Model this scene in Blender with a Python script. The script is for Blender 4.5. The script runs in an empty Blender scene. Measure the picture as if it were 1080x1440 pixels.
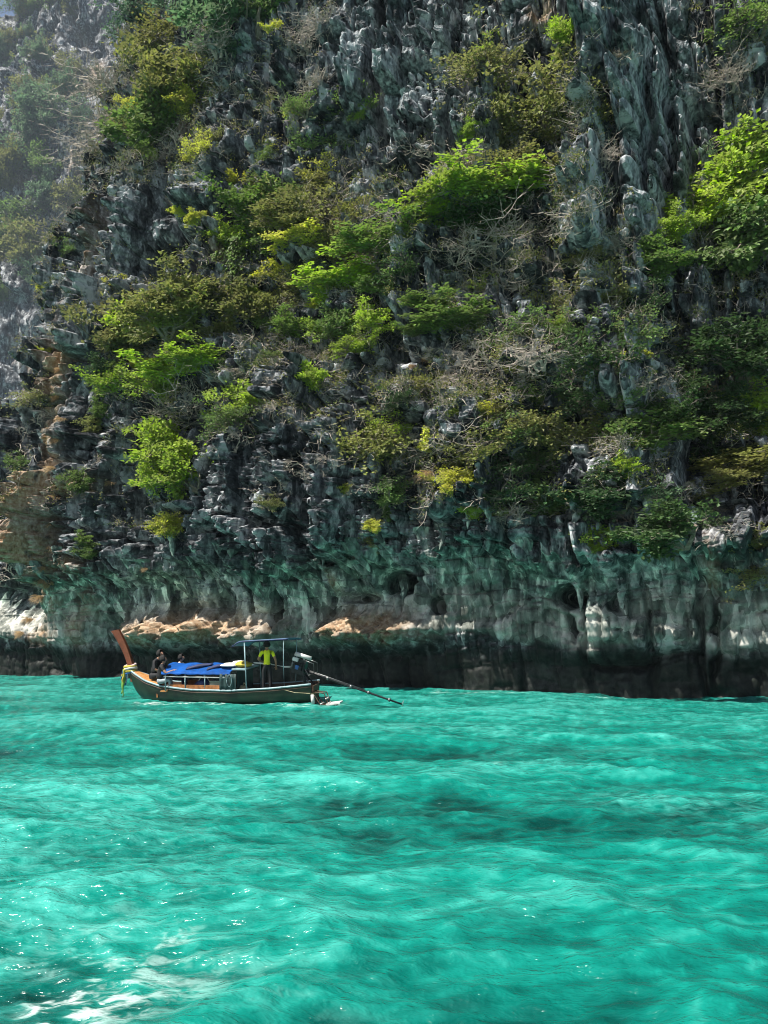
import bpy, math, random
import numpy as np
from mathutils import Vector, Matrix

R = math.radians
SC = bpy.context.scene
COL = SC.collection

# ------------------------------------------------------------------ camera
CAM_H = 2.2
PITCH = math.atan(180 / 1040)
cam_d = bpy.data.cameras.new('camera')
cam_d.lens = 26.0
cam_d.sensor_width = 36.0
cam_d.clip_end = 3000
cam = bpy.data.objects.new('camera', cam_d)
cam.location = (0, 0, CAM_H)
cam.rotation_euler = (math.pi / 2 + PITCH, 0, 0)
COL.objects.link(cam)
SC.camera = cam

# ------------------------------------------------------------------ sky, sun, exposure
SUN_DIR = Vector((-0.82, -0.57, 0)).normalized()
SUN_ELEV = R(57)
sun_vec = Vector((SUN_DIR.x * math.cos(SUN_ELEV), SUN_DIR.y * math.cos(SUN_ELEV), math.sin(SUN_ELEV)))
world = bpy.data.worlds.new('World')
SC.world = world
world.use_nodes = True
wn = world.node_tree.nodes
sky = wn.new('ShaderNodeTexSky')
sky.sky_type = 'NISHITA'
sky.sun_disc = False
sky.sun_elevation = SUN_ELEV
sky.sun_rotation = math.atan2(SUN_DIR.x, SUN_DIR.y)
sky.air_density = 1.0
sky.dust_density = 1.5
world.node_tree.links.new(sky.outputs[0], wn['Background'].inputs[0])
wn['Background'].inputs[1].default_value = 0.05
sun_d = bpy.data.lights.new('sun', 'SUN')
sun_d.energy = 5.0
sun_d.angle = R(0.5)
sun_d.color = (1.0, 0.95, 0.86)
sun = bpy.data.objects.new('sun', sun_d)
sun.rotation_euler = sun_vec.to_track_quat('Z', 'Y').to_euler()
sun.location = (0, 0, 80)
COL.objects.link(sun)
SC.view_settings.view_transform = 'Standard'
SC.view_settings.look = 'None'
SC.view_settings.exposure = 1.35
SC.view_settings.gamma = 1.0
SC.cycles.use_denoising = True
SC.cycles.filter_width = 1.0
SC.cycles.max_bounces = 5
SC.cycles.diffuse_bounces = 3
SC.cycles.glossy_bounces = 2
SC.cycles.transmission_bounces = 2
SC.cycles.volume_bounces = 0
SC.cycles.sample_clamp_direct = 8
SC.cycles.sample_clamp_indirect = 3

# ------------------------------------------------------------------ numeric helpers
rng = np.random.default_rng(7)
random.seed(7)
_P = np.random.default_rng(11).permutation(4096)
_G = np.random.default_rng(12).uniform(0, 2 * np.pi, 4096)
_GX, _GY = np.cos(_G), np.sin(_G)
_U = np.random.default_rng(13).uniform(0, 1, (5, 4096))


def _h(ix, iy):
    return _P[(_P[ix & 4095] + iy) & 4095]


def perlin(x, y):
    x = np.asarray(x, float); y = np.asarray(y, float)
    x0 = np.floor(x).astype(int); y0 = np.floor(y).astype(int)
    fx, fy = x - x0, y - y0
    u = fx * fx * fx * (fx * (fx * 6 - 15) + 10)
    v = fy * fy * fy * (fy * (fy * 6 - 15) + 10)
    def g(dx, dy):
        h = _h(x0 + dx, y0 + dy)
        return _GX[h] * (fx - dx) + _GY[h] * (fy - dy)
    a = g(0, 0) * (1 - u) + g(1, 0) * u
    b = g(0, 1) * (1 - u) + g(1, 1) * u
    return (a * (1 - v) + b * v) * 1.5


def fbm(x, y, o=4, gain=0.5):
    r = 0; a = 1; t = 0
    for i in range(o):
        r = r + a * perlin(x * 2 ** i + 17.3 * i, y * 2 ** i - 9.1 * i)
        t += a; a *= gain
    return r / t


def facets(x, y, seed=0, tilt=1.0):
    """angular broken-rock relief: every cell is a tilted plane; returns relief and distance to the joint"""
    x0 = np.floor(x).astype(int); y0 = np.floor(y).astype(int)
    f1 = np.full(x.shape, 9.0); f2 = np.full(x.shape, 9.0); hh = np.zeros(x.shape)
    for dx in (-1, 0, 1):
        for dy in (-1, 0, 1):
            k = _h(x0 + dx + 131 * seed, y0 + dy + 57 * seed)
            px = x0 + dx + 0.08 + 0.84 * _U[0][k]
            py = y0 + dy + 0.08 + 0.84 * _U[1][k]
            ex, ey = x - px, y - py
            d = np.abs(ex) ** 1.6 + np.abs(ey) ** 1.6
            val = (_U[2][k] - 0.5) * 1.3 + tilt * (ex * (_U[3][k] - 0.5) + ey * (_U[4][k] - 0.62)) * 1.6
            closer = d < f1
            f2 = np.where(closer, f1, np.minimum(f2, d))
            hh = np.where(closer, val, hh)
            f1 = np.where(closer, d, f1)
    return hh, f2 - f1


def _cell(x, key):
    """uneven partition of a line; returns cell number and distances to its two ends"""
    c = np.floor(x).astype(int)
    b = lambda i: i + 0.72 * (_U[0][_h(i, key)] - 0.5)
    c = np.where(x < b(c), c - 1, np.where(x >= b(c + 1), c + 1, c))
    return c, x - b(c), b(c + 1) - x


def blocks(x, y, seed, columns=True, tilt=0.5):
    """jointed slabs: flat-faced blocks standing proud or set back, with joints between"""
    if not columns:
        x, y = y, x
    c, xa, xb = _cell(x, np.full(x.shape, seed * 7))
    r, ya, yb = _cell(y + 9.7 * _U[1][_h(c, seed * 13 + 5)], c * 3 + seed)
    k = _h(c + 17 * seed, r * 5 + 3)
    ty = _U[3][k] - 0.5
    val = (_U[2][k] - 0.5) + tilt * ((xa - xb) * 0.5 * (_U[4][k] - 0.5) + (ya - yb) * 0.5 * ty)
    return val, np.minimum(np.minimum(xa, xb), np.minimum(ya, yb) * 1.2)


def sm(a, b, x):
    t = np.clip((x - a) / (b - a), 0, 1)
    return t * t * (3 - 2 * t)


def ray(px, py):
    """direction through a point of the photograph (1080 x 1440)"""
    a, b = (px - 540) / 1040, (720 - py) / 1040
    c, s = math.cos(PITCH), math.sin(PITCH)
    return np.array([a, c - s * b, s + c * b])


# wall frame: s along the cliff foot, o outward from it, z up
P0 = np.array([-24.1, 47.6]); P1 = np.array([13.9, 27.5])
WL = float(np.hypot(*(P1 - P0)))
WT = (P1 - P0) / WL
WN = np.array([WT[1], -WT[0]])
WN = WN if WN[1] < 0 else -WN
WROT = math.atan2(WT[1], WT[0])


def to_wall(px, py, o=0.6):
    """(s, z) where the sight line through a photo point meets the cliff's mean plane"""
    d = ray(px, py)
    q = P0 + WN * o
    t = (q @ WN) / (d[:2] @ WN)
    p = d[:2] * t
    return float((p - q) @ WT), float(CAM_H + d[2] * t)


def wall_to_world(s, o, z):
    p = P0 + WT * s + WN * o
    return Vector((p[0], p[1], z))


# ------------------------------------------------------------------ material helpers
def new_mat(name):
    m = bpy.data.materials.new(name)
    m.use_nodes = True
    nt = m.node_tree
    for n in list(nt.nodes):
        nt.nodes.remove(n)
    return m, nt


class NT:
    def __init__(self, name):
        self.m, self.t = new_mat(name)
        self.out = self.t.nodes.new('ShaderNodeOutputMaterial')

    def n(self, kind, ins=None, **kw):
        nd = self.t.nodes.new('ShaderNode' + kind)
        for k, v in kw.items():
            setattr(nd, k, v)
        for k, v in (ins or {}).items():
            if hasattr(v, 'is_linked') or isinstance(v, bpy.types.NodeSocket):
                self.t.links.new(v, nd.inputs[k])
            else:
                nd.inputs[k].default_value = v
        return nd

    def mix(self, f, a, b, blend='MIX'):
        nd = self.t.nodes.new('ShaderNodeMix')
        nd.data_type = 'RGBA'
        nd.blend_type = blend
        for i, v in ((0, f), (6, a), (7, b)):
            if isinstance(v, bpy.types.NodeSocket):
                self.t.links.new(v, nd.inputs[i])
            else:
                nd.inputs[i].default_value = v if i == 0 else (*v[:3], 1)
        return nd.outputs[2]

    def math(self, op, a, b=0.0, c=0.0, clamp=False):
        nd = self.t.nodes.new('ShaderNodeMath')
        nd.operation = op
        nd.use_clamp = clamp
        for i, v in enumerate((a, b, c)):
            if isinstance(v, bpy.types.NodeSocket):
                self.t.links.new(v, nd.inputs[i])
            else:
                nd.inputs[i].default_value = v
        return nd.outputs[0]

    def ramp(self, f, stops, interp='LINEAR'):
        nd = self.t.nodes.new('ShaderNodeValToRGB')
        nd.color_ramp.interpolation = interp
        els = nd.color_ramp.elements
        while len(els) < len(stops):
            els.new(0.5)
        for e, (p, c) in zip(els, stops):
            e.position = p
            e.color = (*c, 1) if not isinstance(c, (int, float)) else (c, c, c, 1)
        self.t.links.new(f, nd.inputs[0])
        return nd.outputs[0]

    def noise(self, vec, scale, detail=4, rough=0.55, dist=0.0, sc=None):
        if sc is not None:
            mp = self.n('Mapping', {'Vector': vec, 'Scale': sc})
            vec = mp.outputs[0]
        nd = self.n('TexNoise', {'Vector': vec, 'Scale': scale, 'Detail': detail, 'Roughness': rough, 'Distortion': dist})
        return nd.outputs[0]

    def attr(self, name):
        return self.n('Attribute', attribute_name=name).outputs['Fac']

    def link(self, a, b):
        self.t.links.new(a, b)

    def surf(self, shader):
        self.t.links.new(shader, self.out.inputs['Surface'])
        return self.m


def simple_mat(name, col, rough=0.6, metal=0.0, var=0.15, scale=6.0, bump=0.0, spec=0.4):
    col = tuple(c * 0.62 for c in col)
    t = NT(name)
    co = t.n('TexCoord').outputs['Object']
    nz = t.noise(co, scale, 5, 0.6)
    dark = tuple(c * (1 - var * 1.6) for c in col)
    light = tuple(min(1, c * (1 + var)) for c in col)
    c = t.ramp(nz, [(0.3, dark), (0.7, light)])
    p = t.n('BsdfPrincipled', {'Base Color': c, 'Roughness': rough, 'Metallic': metal, 'Specular IOR Level': spec})
    if bump:
        b = t.n('Bump', {'Height': nz, 'Strength': bump, 'Distance': 0.02})
        t.link(b.outputs[0], p.inputs['Normal'])
    return t.surf(p.outputs[0])


def grid_mesh(name, X, Y, Z, mat, attrs=None, smooth=True):
    ny, nx = X.shape
    me = bpy.data.meshes.new(name)
    co = np.stack([X, Y, Z], -1).reshape(-1, 3).astype(np.float32)
    idx = np.arange(nx * ny).reshape(ny, nx)
    q = np.stack([idx[:-1, :-1], idx[:-1, 1:], idx[1:, 1:], idx[1:, :-1]], -1).reshape(-1, 4)
    me.vertices.add(len(co)); me.vertices.foreach_set('co', co.ravel())
    me.loops.add(q.size); me.loops.foreach_set('vertex_index', q.ravel().astype(np.int32))
    me.polygons.add(len(q))
    me.polygons.foreach_set('loop_start', np.arange(0, q.size, 4, dtype=np.int32))
    me.polygons.foreach_set('loop_total', np.full(len(q), 4, dtype=np.int32))
    if smooth:
        me.polygons.foreach_set('use_smooth', np.ones(len(q), dtype=bool))
    me.update(calc_edges=True)
    for k, v in (attrs or {}).items():
        a = me.attributes.new(k, 'FLOAT', 'POINT')
        a.data.foreach_set('value', np.broadcast_to(v, X.shape).astype(np.float32).ravel())
    me.materials.append(mat)
    return me


def link(name, me, parent=None):
    o = bpy.data.objects.new(name, me)
    COL.objects.link(o)
    if parent is not None:
        o.parent = parent
    return o


def tag(o, label=None, cat=None, group=None, kind=None):
    if label: o['label'] = label
    if cat: o['category'] = cat
    if group: o['group'] = group
    if kind: o['kind'] = kind
    return o


# ------------------------------------------------------------------ rock material
def rock_material():
    t = NT('weathered_limestone')
    co = t.n('TexCoord').outputs['Object']
    n_big = t.noise(co, 0.22, 5, 0.6)
    n_mid = t.noise(co, 1.3, 4, 0.62)
    n_fine = t.noise(co, 4.5, 2.5, 0.6)
    n_str = t.noise(co, 1.0, 3, 0.6, 0.4, sc=(2.6, 1.2, 0.22))
    n_str2 = t.noise(co, 1.0, 3, 0.6, 0.3, sc=(3.6, 2.0, 0.7))
    dv = t.n('VectorMath', {0: co, 1: t.n('VectorMath', {0: t.n('TexNoise', {'Vector': co, 'Scale': 1.1, 'Detail': 2}).outputs[1], 'Scale': 0.18}, operation='SCALE').outputs[0]}, operation='ADD').outputs[0]
    cell = t.n('SeparateColor', {0: t.n('TexVoronoi', {'Vector': t.n('Mapping', {'Vector': dv, 'Scale': (1.3, 1.3, 0.75)}).outputs[0], 'Scale': 1.0}).outputs['Color']}).outputs[0]
    cell2 = t.n('SeparateColor', {0: t.n('TexVoronoi', {'Vector': t.n('Mapping', {'Vector': dv, 'Scale': (2.4, 2.4, 0.7)}).outputs[0], 'Scale': 1.0}).outputs['Color']}).outputs[1]
    v = t.math('ADD', t.math('MULTIPLY', n_mid, 0.42), t.math('MULTIPLY', n_str, 0.32))
    v = t.math('ADD', v, t.math('MULTIPLY', n_fine, 0.20))
    v = t.math('ADD', v, t.math('MULTIPLY', n_big, 0.25))
    v = t.math('ADD', v, t.math('MULTIPLY', cell, 0.13))
    v = t.math('ADD', v, t.math('MULTIPLY', cell2, 0.11))
    base = t.ramp(v, [(0.57, (0.005, 0.006, 0.007)), (0.67, (0.030, 0.033, 0.037)), (0.75, (0.11, 0.116, 0.126)), (0.83, (0.34, 0.35, 0.36))])
    # pale mineral streaks, plus light painted along the ribs under the lip
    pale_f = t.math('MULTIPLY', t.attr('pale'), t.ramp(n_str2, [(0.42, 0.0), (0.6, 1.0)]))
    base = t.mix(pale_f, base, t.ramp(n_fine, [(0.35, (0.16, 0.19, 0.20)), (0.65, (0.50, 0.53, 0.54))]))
    # tan and orange flowstone
    tan_f = t.math('MULTIPLY', t.attr('tan'), t.ramp(t.math('ADD', t.math('MULTIPLY', n_mid, 0.6), t.math('MULTIPLY', n_str2, 0.5)), [(0.36, 0.0), (0.50, 1.0)]))
    base = t.mix(tan_f, base, t.ramp(n_fine, [(0.3, (0.18, 0.095, 0.045)), (0.55, (0.32, 0.225, 0.145)), (0.75, (0.44, 0.36, 0.27))]))
    # algae film inside the notch
    alg_f = t.math('MULTIPLY', t.attr('algae'), t.ramp(n_mid, [(0.36, 0.25), (0.56, 1.0)]))
    base = t.mix(alg_f, base, t.ramp(t.math('ADD', t.math('ADD', t.math('MULTIPLY', n_str2, 0.50), t.math('MULTIPLY', n_mid, 0.26)), t.math('ADD', t.math('MULTIPLY', cell2, 0.14), t.math('MULTIPLY', cell, 0.06))), [(0.36, (0.020, 0.036, 0.030)), (0.52, (0.12, 0.185, 0.15)), (0.60, (0.50, 0.60, 0.51))]))
    # grey-beige swept wall under the lip
    bare_f = t.attr('bare')
    base = t.mix(bare_f, base, t.ramp(t.math('ADD', t.math('ADD', t.math('MULTIPLY', n_mid, 0.45), t.math('MULTIPLY', n_str2, 0.25)), t.math('ADD', t.math('MULTIPLY', cell, 0.20), t.math('MULTIPLY', cell2, 0.10))), [(0.34, (0.03, 0.036, 0.032)), (0.48, (0.15, 0.16, 0.142)), (0.62, (0.42, 0.41, 0.37))]))
    # black band wetted by the tide
    tide_f = t.math('MULTIPLY', t.attr('tide'), 0.96)
    base = t.mix(tide_f, base, t.ramp(n_fine, [(0.35, (0.003, 0.004, 0.004)), (0.7, (0.012, 0.015, 0.012))]))
    bh = t.math('ADD', t.math('MULTIPLY', n_fine, 0.6), t.math('MULTIPLY', n_mid, 0.5))
    bump = t.n('Bump', {'Height': bh, 'Strength': 0.7, 'Distance': 0.05})
    rough = t.math('SUBTRACT', 0.88, t.math('MULTIPLY', t.attr('tide'), 0.3))
    p = t.n('BsdfPrincipled', {'Base Color': base, 'Roughness': rough, 'Specular IOR Level': 0.12, 'Normal': bump.outputs[0]})
    return t.surf(p.outputs[0])


ROCK = rock_material()


# ------------------------------------------------------------------ cliff
def blob(s, z, px, py, rx, ry, p=2.0):
    """soft elliptical mask on the wall, placed and sized from the photograph (pixels)"""
    cs, cz = to_wall(px, py)
    s1, _ = to_wall(px + rx, py); _, z1 = to_wall(px, py - ry)
    a, b = abs(s1 - cs), abs(z1 - cz)
    return np.exp(-(((s - cs) / a) ** 2 + ((z - cz) / b) ** 2) ** (p / 2))


def cliff_surface(s, z, detail=1.0):
    w1 = fbm(s * 0.16, z * 0.10, 3)
    w2 = fbm(s * 0.5 + 40, z * 0.35 - 7, 3)
    ss = s + 0.9 * w2
    zz = z + 0.8 * fbm(s * 0.35 - 20, z * 0.35 + 11, 3)
    lip = 5.9 + 0.9 * fbm(s * 0.22 + 3, s * 0 + 0.5, 3) - 0.008 * (s - 20)
    jag = 0.8 * np.interp(s, np.arange(-30, 80, 0.16), np.random.default_rng(3).uniform(-0.5, 0.5, 688)[:len(np.arange(-30, 80, 0.16))]) + 0.5 * (_U[1][_h(np.floor(s / 0.9).astype(int), 77)] - 0.5)
    rel = z - lip
    rel = rel - jag * np.exp(-(rel / 0.45) ** 2)
    shelf_m = np.clip(blob(s, z, 260, 890, 130, 70, 4) + blob(s, z, 510, 890, 75, 60, 4) + 0.0 * s, 0, 1)
    # base profile, tidal undercut, notch, lip
    prof = np.interp(rel, [-9, -5.9, -4.6, -3.9, -3.4, -2.6, -1.6, -0.8, -0.3, -0.04, 0.08, 1.2, 4],
                     [-1.1, -1.0, -0.85, -0.45, -0.05, -0.15, 0.0, 0.40, 0.85, 1.35, 2.15, 2.35, 2.4])
    shelf = np.exp(-((z - 2.45 - 0.5 * w2) / 0.75) ** 2) * np.clip(1.7 + 2.4 * fbm(s * 0.7 + 2, z * 0.5, 3), 0, 2.7) * shelf_m
    up = np.clip(rel, 0, None)
    o = prof + shelf - 0.11 * np.clip(z - 7, 0, None)
    above = sm(-0.05, 0.12, rel)
    notch = 1 - sm(-0.4, 0.4, rel)
    # large buttresses and gullies
    o += above * (1.5 * w1 + 0.9 * fbm(ss * 0.28 + 9, z * 0.06, 2))
    col = 1 - np.abs(perlin(ss * 0.42 + 5, zz * 0.07 + 2))
    o += above * 0.9 * (col - 0.6)
    # bedding ledges across the middle
    bed = zz * 0.62 + 0.25 * w1
    fr = bed - np.floor(bed)
    bm_ = above * (0.25 + 0.75 * np.clip(blob(s, z, 760, 330, 330, 240, 3) + blob(s, z, 500, 420, 220, 200, 3), 0, 1))
    o += bm_ * 0.6 * (np.where(fr < 0.8, fr / 0.8, (1 - fr) / 0.2) - 0.5) * -1 * (0.6 + 0.8 * perlin(s * 0.2, np.floor(bed) * 3.3))
    # named features of the face
    F = lambda *a, **k: blob(s, z, *a, **k)
    o -= 1.9 * F(250, 352, 85, 36, p=4) * above                  # dark overhang pocket
    o += 0.9 * F(235, 305, 110, 16, p=3) * above
    o += 1.3 * F(480, 80, 22, 60, p=3) - 1.9 * F(512, 90, 12, 130, p=4) - 1.1 * F(650, 60, 16, 80, p=4)
    o -= 1.1 * F(590, 250, 120, 10, p=3)
    o += 0.9 * F(600, 150, 60, 70, p=4)
    o -= 1.5 * F(545, 500, 40, 60, p=3) + 1.2 * F(590, 400, 14, 60, p=3)
    o -= 1.3 * F(280, 600, 40, 90, p=3) + 1.0 * F(278, 730, 12, 60, p=3)
    o += 0.9 * F(440, 690, 130, 110, p=4)
    o -= 1.2 * F(455, 575, 90, 9, p=3)
    o += 0.8 * F(100, 640, 35, 160, p=4) + 0.4 * F(96, 560, 18, 110, p=3) + 0.4 * F(84, 720, 20, 110, p=3) + 0.4 * F(64, 850, 24, 60, p=3)
    o -= 2.2 * F(850, 600, 60, 30, p=3) + 1.3 * F(790, 580, 40, 40, p=3)
    # long joints: (x0, y0, x1, y1, half width, depth) read off the photograph
    wq = 0.35 * fbm(s * 0.8 + 2, z * 0.5, 3)
    for x0, y0, x1, y1, hw, dp in ((512, -20, 516, 200, .22, 2.6), (668, -10, 628, 110, .25, 2.0), (545, 430, 552, 540, .5, 2.0), (592, 375, 596, 460, .3, 2.0), (283, 540, 276, 792, .25, 2.0),
                                   (372, 540, 385, 650, .45, 2.0), (306, 330, 304, 395, .25, 1.5), (846, 110, 868, 345, .35, 2.2), (345, 90, 318, 230, .5, 1.8), (642, 175, 646, 240, .2, 1.5),
                                   (803, -20, 806, 70, .2, 1.6), (165, 330, 172, 440, .2, 1.3), (203, 330, 208, 420, .18, 1.2), (128, 340, 132, 480, .25, 1.5), (66, 370, 70, 560, .4, 2.0), (735, 70, 742, 160, .25, 1.6),
                                   (470, 580, 468, 770, .12, 1.0), (560, 640, 566, 790, .14, 1.1), (655, 690, 648, 790, .14, 1.1), (325, 640, 318, 790, .12, 1.0), (420, 600, 424, 780, .12, 1.0), (715, 640, 722, 780, .18, 1.2),
                                   (190, 640, 186, 800, .16, 1.2), (120, 560, 112, 700, .16, 1.1), (930, 60, 936, 330, .2, 1.4), (960, 40, 968, 300, .2, 1.4), (900, 20, 902, 240, .2, 1.3), (440, 40, 400, 200, .25, 1.5), (250, 220, 262, 300, .2, 1.3), (1000, 320, 1004, 520, .3, 1.5)):
        sa, za = to_wall(x0, y0); sb_, zb = to_wall(x1, y1)
        q = np.clip((z - zb) / (za - zb), 0, 1)
        d = np.abs(s + wq - (sb_ + (sa - sb_) * q)) / hw
        end = sm(zb - 0.8, zb + 0.4, z) * (1 - sm(za - 0.4, za + 0.8, z))
        o -= dp * np.exp(-d ** 3) * end * above
        o += 0.5 * np.exp(-((d - 2.2) / 1.2) ** 2) * end * above
    # projecting brows with shade beneath: (x0, x1, y, depth)
    for x0, x1, y, dp in ((495, 625, 222, 1.5), (640, 730, 212, 1.1), (590, 745, 366, 1.7), (380, 480, 574, 1.5), (195, 335, 334, 2.0), (735, 860, 408, 1.2), (600, 780, 300, 1.6), (835, 905, 600, 1.8), (690, 830, 585, 1.5),
                          (470, 560, 385, 1.3), (400, 520, 440, 1.2), (560, 640, 95, 1.2), (700, 800, 210, 1.4), (140, 330, 470, 1.4), (230, 360, 590, 1.5), (520, 700, 640, 1.2), (700, 880, 700, 1.4), (880, 1080, 700, 1.8),
                          (930, 1080, 480, 2.0), (900, 1080, 610, 1.8), (80, 200, 300, 1.2), (330, 470, 250, 1.2), (600, 720, 480, 1.0), (640, 860, 530, 1.3), (90, 260, 620, 1.1), (60, 190, 180, 1.2), (230, 420, 90, 1.2), (760, 900, 290, 1.3), (780, 905, 62, 1.4), (790, 900, 165, 1.5), (890, 1010, 118, 1.5), (880, 1000, 225, 1.4), (900, 1010, 335, 1.6), (520, 620, 160, 1.0), (400, 500, 150, 1.1), (560, 700, 30, 1.0), (1000, 1090, 60, 1.3)):
        sa, za = to_wall(x0, y); sb_, zb = to_wall(x1, y)
        q = np.clip((s - sa) / (sb_ - sa), 0, 1)
        zz_ = z - (za + (zb - za) * q) + 0.5 * wq + 0.35 * perlin(s * 0.7 + y, s * 0)
        end = sm(sa - 0.5, sa + 1.2, s) * (1 - sm(sb_ - 1.2, sb_ + 0.5, s)) * (0.65 + 0.6 * perlin(s * 0.9, s * 0 + y))
        o += above * end * dp * (np.where(zz_ > 0, 0.65 * np.exp(-np.clip(zz_, 0, None) / 1.3), -0.75 * np.exp(-np.clip(-zz_, 0, None) / 0.9)))
    # right-hand bay steps back behind the buttress
    s_r, _ = to_wall(880, 500)
    bay = sm(s_r - 1.2, s_r + 3.6, s + 0.5 * w2) * sm(0.3, 2.5, rel)
    o -= bay * (3.4 + 0.10 * np.clip(z - 8, 0, 14))
    s_b, _ = to_wall(850, 300)
    o += 1.0 * np.exp(-((s - s_b + 0.4 * w2) / 1.6) ** 2) * sm(3, 9, rel)
    o += 1.3 * F(960, 190, 30, 200, p=4) * above
    # gully to the left of the main corner, slope leaning back above it
    s_l, _ = to_wall(62, 650)
    s_l = s_l - 0.17 * np.clip(z - 10, 0, None)
    left = 1 - sm(s_l - 1.2, s_l + 1.3, s + 0.7 * w2)
    o -= left * 4.2 * sm(2.0, 7.0, z)
    o += (1 - sm(-8.5, -5.0, s)) * 6.0 * (1 - sm(12, 20, z))  # unseen buttress beyond the frame, added to cast shade on the gully
    o -= left * np.clip(z - 20, 0, None) * 3.0
    s_u, _ = to_wall(330, 200)
    o -= (1 - sm(3.0, s_u + 3, s)) * np.clip(z - 22 - 0.25 * np.clip(s, 0, 40), 0, None) * 0.16
    wig0 = 0.5 * fbm(s * 0.9, z * 0.8 + 40, 3)
    # fluted, hanging drapery under the lip
    fl = np.abs(perlin(s * 0.55 + 0.2 * rel + 0.4 * w2 + 3, rel * 0.2))
    hang = np.exp(-((rel + 0.55) / 1.1) ** 2) * (1 - 0.8 * above)
    o += hang * 1.9 * (fl - 0.32) * 0.6
    wig = 0.35 * fbm(s * 1.4 + 5, z * 0.9, 3)
    # vertical cracks and hollows of the lower wall
    for px, py, rx, ry, dp in ((375, 850, 9, 60, 1.3), (130, 900, 22, 50, 1.6), (975, 860, 7, 80, 0.6), (1003, 900, 6, 70, 0.6),
                               (795, 836, 20, 14, 4.0), (552, 816, 20, 16, 3.6), (604, 851, 12, 10, 2.6), (865, 845, 6, 20, 0.9),
                               (793, 880, 5, 22, 0.8), (500, 840, 26, 7, 1.2), (300, 845, 16, 24, 0.9), (240, 850, 12, 24, 0.9),
                               (828, 820, 8, 26, 1.0)):
        o -= dp * blob(s + 0.45 * w2 + wig, z + 0.3 * wig, px, py, rx, ry, 3)
    o += 0.5 * F(840, 880, 34, 26, p=6) + 0.35 * F(910, 890, 42, 30, p=6)
    o += 0.35 * F(690, 850, 8, 22, p=3)
    # jointed rock, three sizes: tall slabs, bedded blocks, small broken pieces
    rough = above * 0.85 + 0.15 + 0.25 * blob(s, z, 860, 890, 120, 60, 4)
    wa = 0.55 * fbm(s * 0.3 + 8, z * 0.18, 2) + 0.12 * fbm(s * 1.2, z * 0.7, 2)
    wb = 0.55 * fbm(s * 0.22 - 4, z * 0.3 + 3, 2) + 0.12 * fbm(s * 0.9 + 6, z * 1.2, 2)
    bedz = np.clip(0.3 + F(760, 330, 330, 220, p=3) + F(500, 420, 200, 180, p=3) + F(700, 580, 260, 120, p=3), 0, 1)
    blk = np.clip(F(440, 700, 190, 110, p=4) + F(620, 730, 130, 60, p=4) + F(130, 720, 90, 80, p=4), 0, 1)
    v1, e1 = blocks((s + wa) / 2.4, (z + wb) / 5.0, 1, True, 0.9)
    v2, e2 = blocks((s + wa * 1.3) / 1.0, (z + wb) / 2.1, 2, True, 1.0)
    v3, e3 = blocks((s + wa) / 1.7, (z + wb * 1.2) / 0.95, 3, False, 0.9)
    v4, e4 = blocks((s + wa * 1.4) / 0.36, (z + wb * 1.4) / 0.8, 4, True)
    v5, e5 = blocks((s + wa) / 0.42, (z + wb) / 0.36, 5, False)
    h2, c2 = facets(s / 0.8 + wa, z / 1.7, 2, 0.9)
    o += rough * (2.0 * v1 + 1.05 * (1 - 0.5 * bedz) * v2 + 1.0 * bedz * v3 + 0.05 * h2 + (0.13 + 0.28 * blk) * v4 + (0.01 + 0.28 * blk + 0.09 * bedz) * v5)
    J = lambda e, w: np.exp(-(np.clip(e, 0, None) / w) ** 2)
    o -= rough * (1.4 * J(e1, 0.05) + 0.8 * (1 - bedz) * J(e2, 0.075) + 0.8 * bedz * J(e3, 0.08) + (0.10 + 0.10 * blk) * J(e4, 0.10) + (0.22 * blk + 0.08 * bedz) * J(e5, 0.13))
    low = (1 - above) * sm(0.6, 1.6, z)
    v6, e6 = blocks((s + 1.6 * wa) / 1.25, (z + 0.9 * wb) / 0.62, 8, False)
    v7, e7 = blocks((s + 1.2 * wa) / 0.45, (z + wb) / 1.7, 9, True)
    o += low * (0.20 * v6 + 0.20 * v7) - low * (0.10 * J(e6, 0.045) + 0.12 * J(e7, 0.06))
    # knife-edged runnels down the slabs
    run = 1 - np.abs(perlin(ss * 2.0 + 30, zz * 0.18))
    run2 = 1 - np.abs(perlin(s * 4.6 + wa * 2 + 3, z * 0.45))
    o += above * (1 - 0.5 * bedz) * (0.26 * (run ** 3 - 0.4) + 0.05 * (run2 ** 2 - 0.5))
    o += detail * (0.045 * fbm(s * 3.0, z * 1.8, 4, 0.62)) * (0.5 + 0.5 * above)
    pit = np.clip(fbm(s * 0.9 + 60, z * 0.7, 4) - 0.28, 0, 1)
    o -= above * 3.6 * pit
    o += shelf_m * np.exp(-((z - 2.6) / 0.7) ** 2) * (0.9 * fbm(s * 1.5, z * 1.5, 5, 0.68) + 0.38 * facets(s / 0.55 + wa, z / 0.42, 6, 1.1)[0] - 0.25 * J(facets(s / 0.55 + wa, z / 0.42, 6)[1], 0.12))
    # masks of the stained zones and of the light painted on ribs
    tw = 0.35 * w2 + 0.25 * fbm(s * 1.7, z * 0.6, 3)
    tide = 1 - sm(1.35, 2.3, z + tw)
    algae = sm(-2.6, -1.3, rel + tw) * (1 - sm(-0.1, 0.5, rel + 0.4 * tw))
    bare = sm(-3.9, -3.3, rel + tw) * (1 - sm(-2.2, -1.2, rel + tw)) 
    tan = np.clip(shelf_m * sm(1.7, 2.9, z + 0.8 * tw) * (1 - sm(2.8, 4.6, z + 0.6 * tw)) * 1.05, 0, 1)
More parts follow.
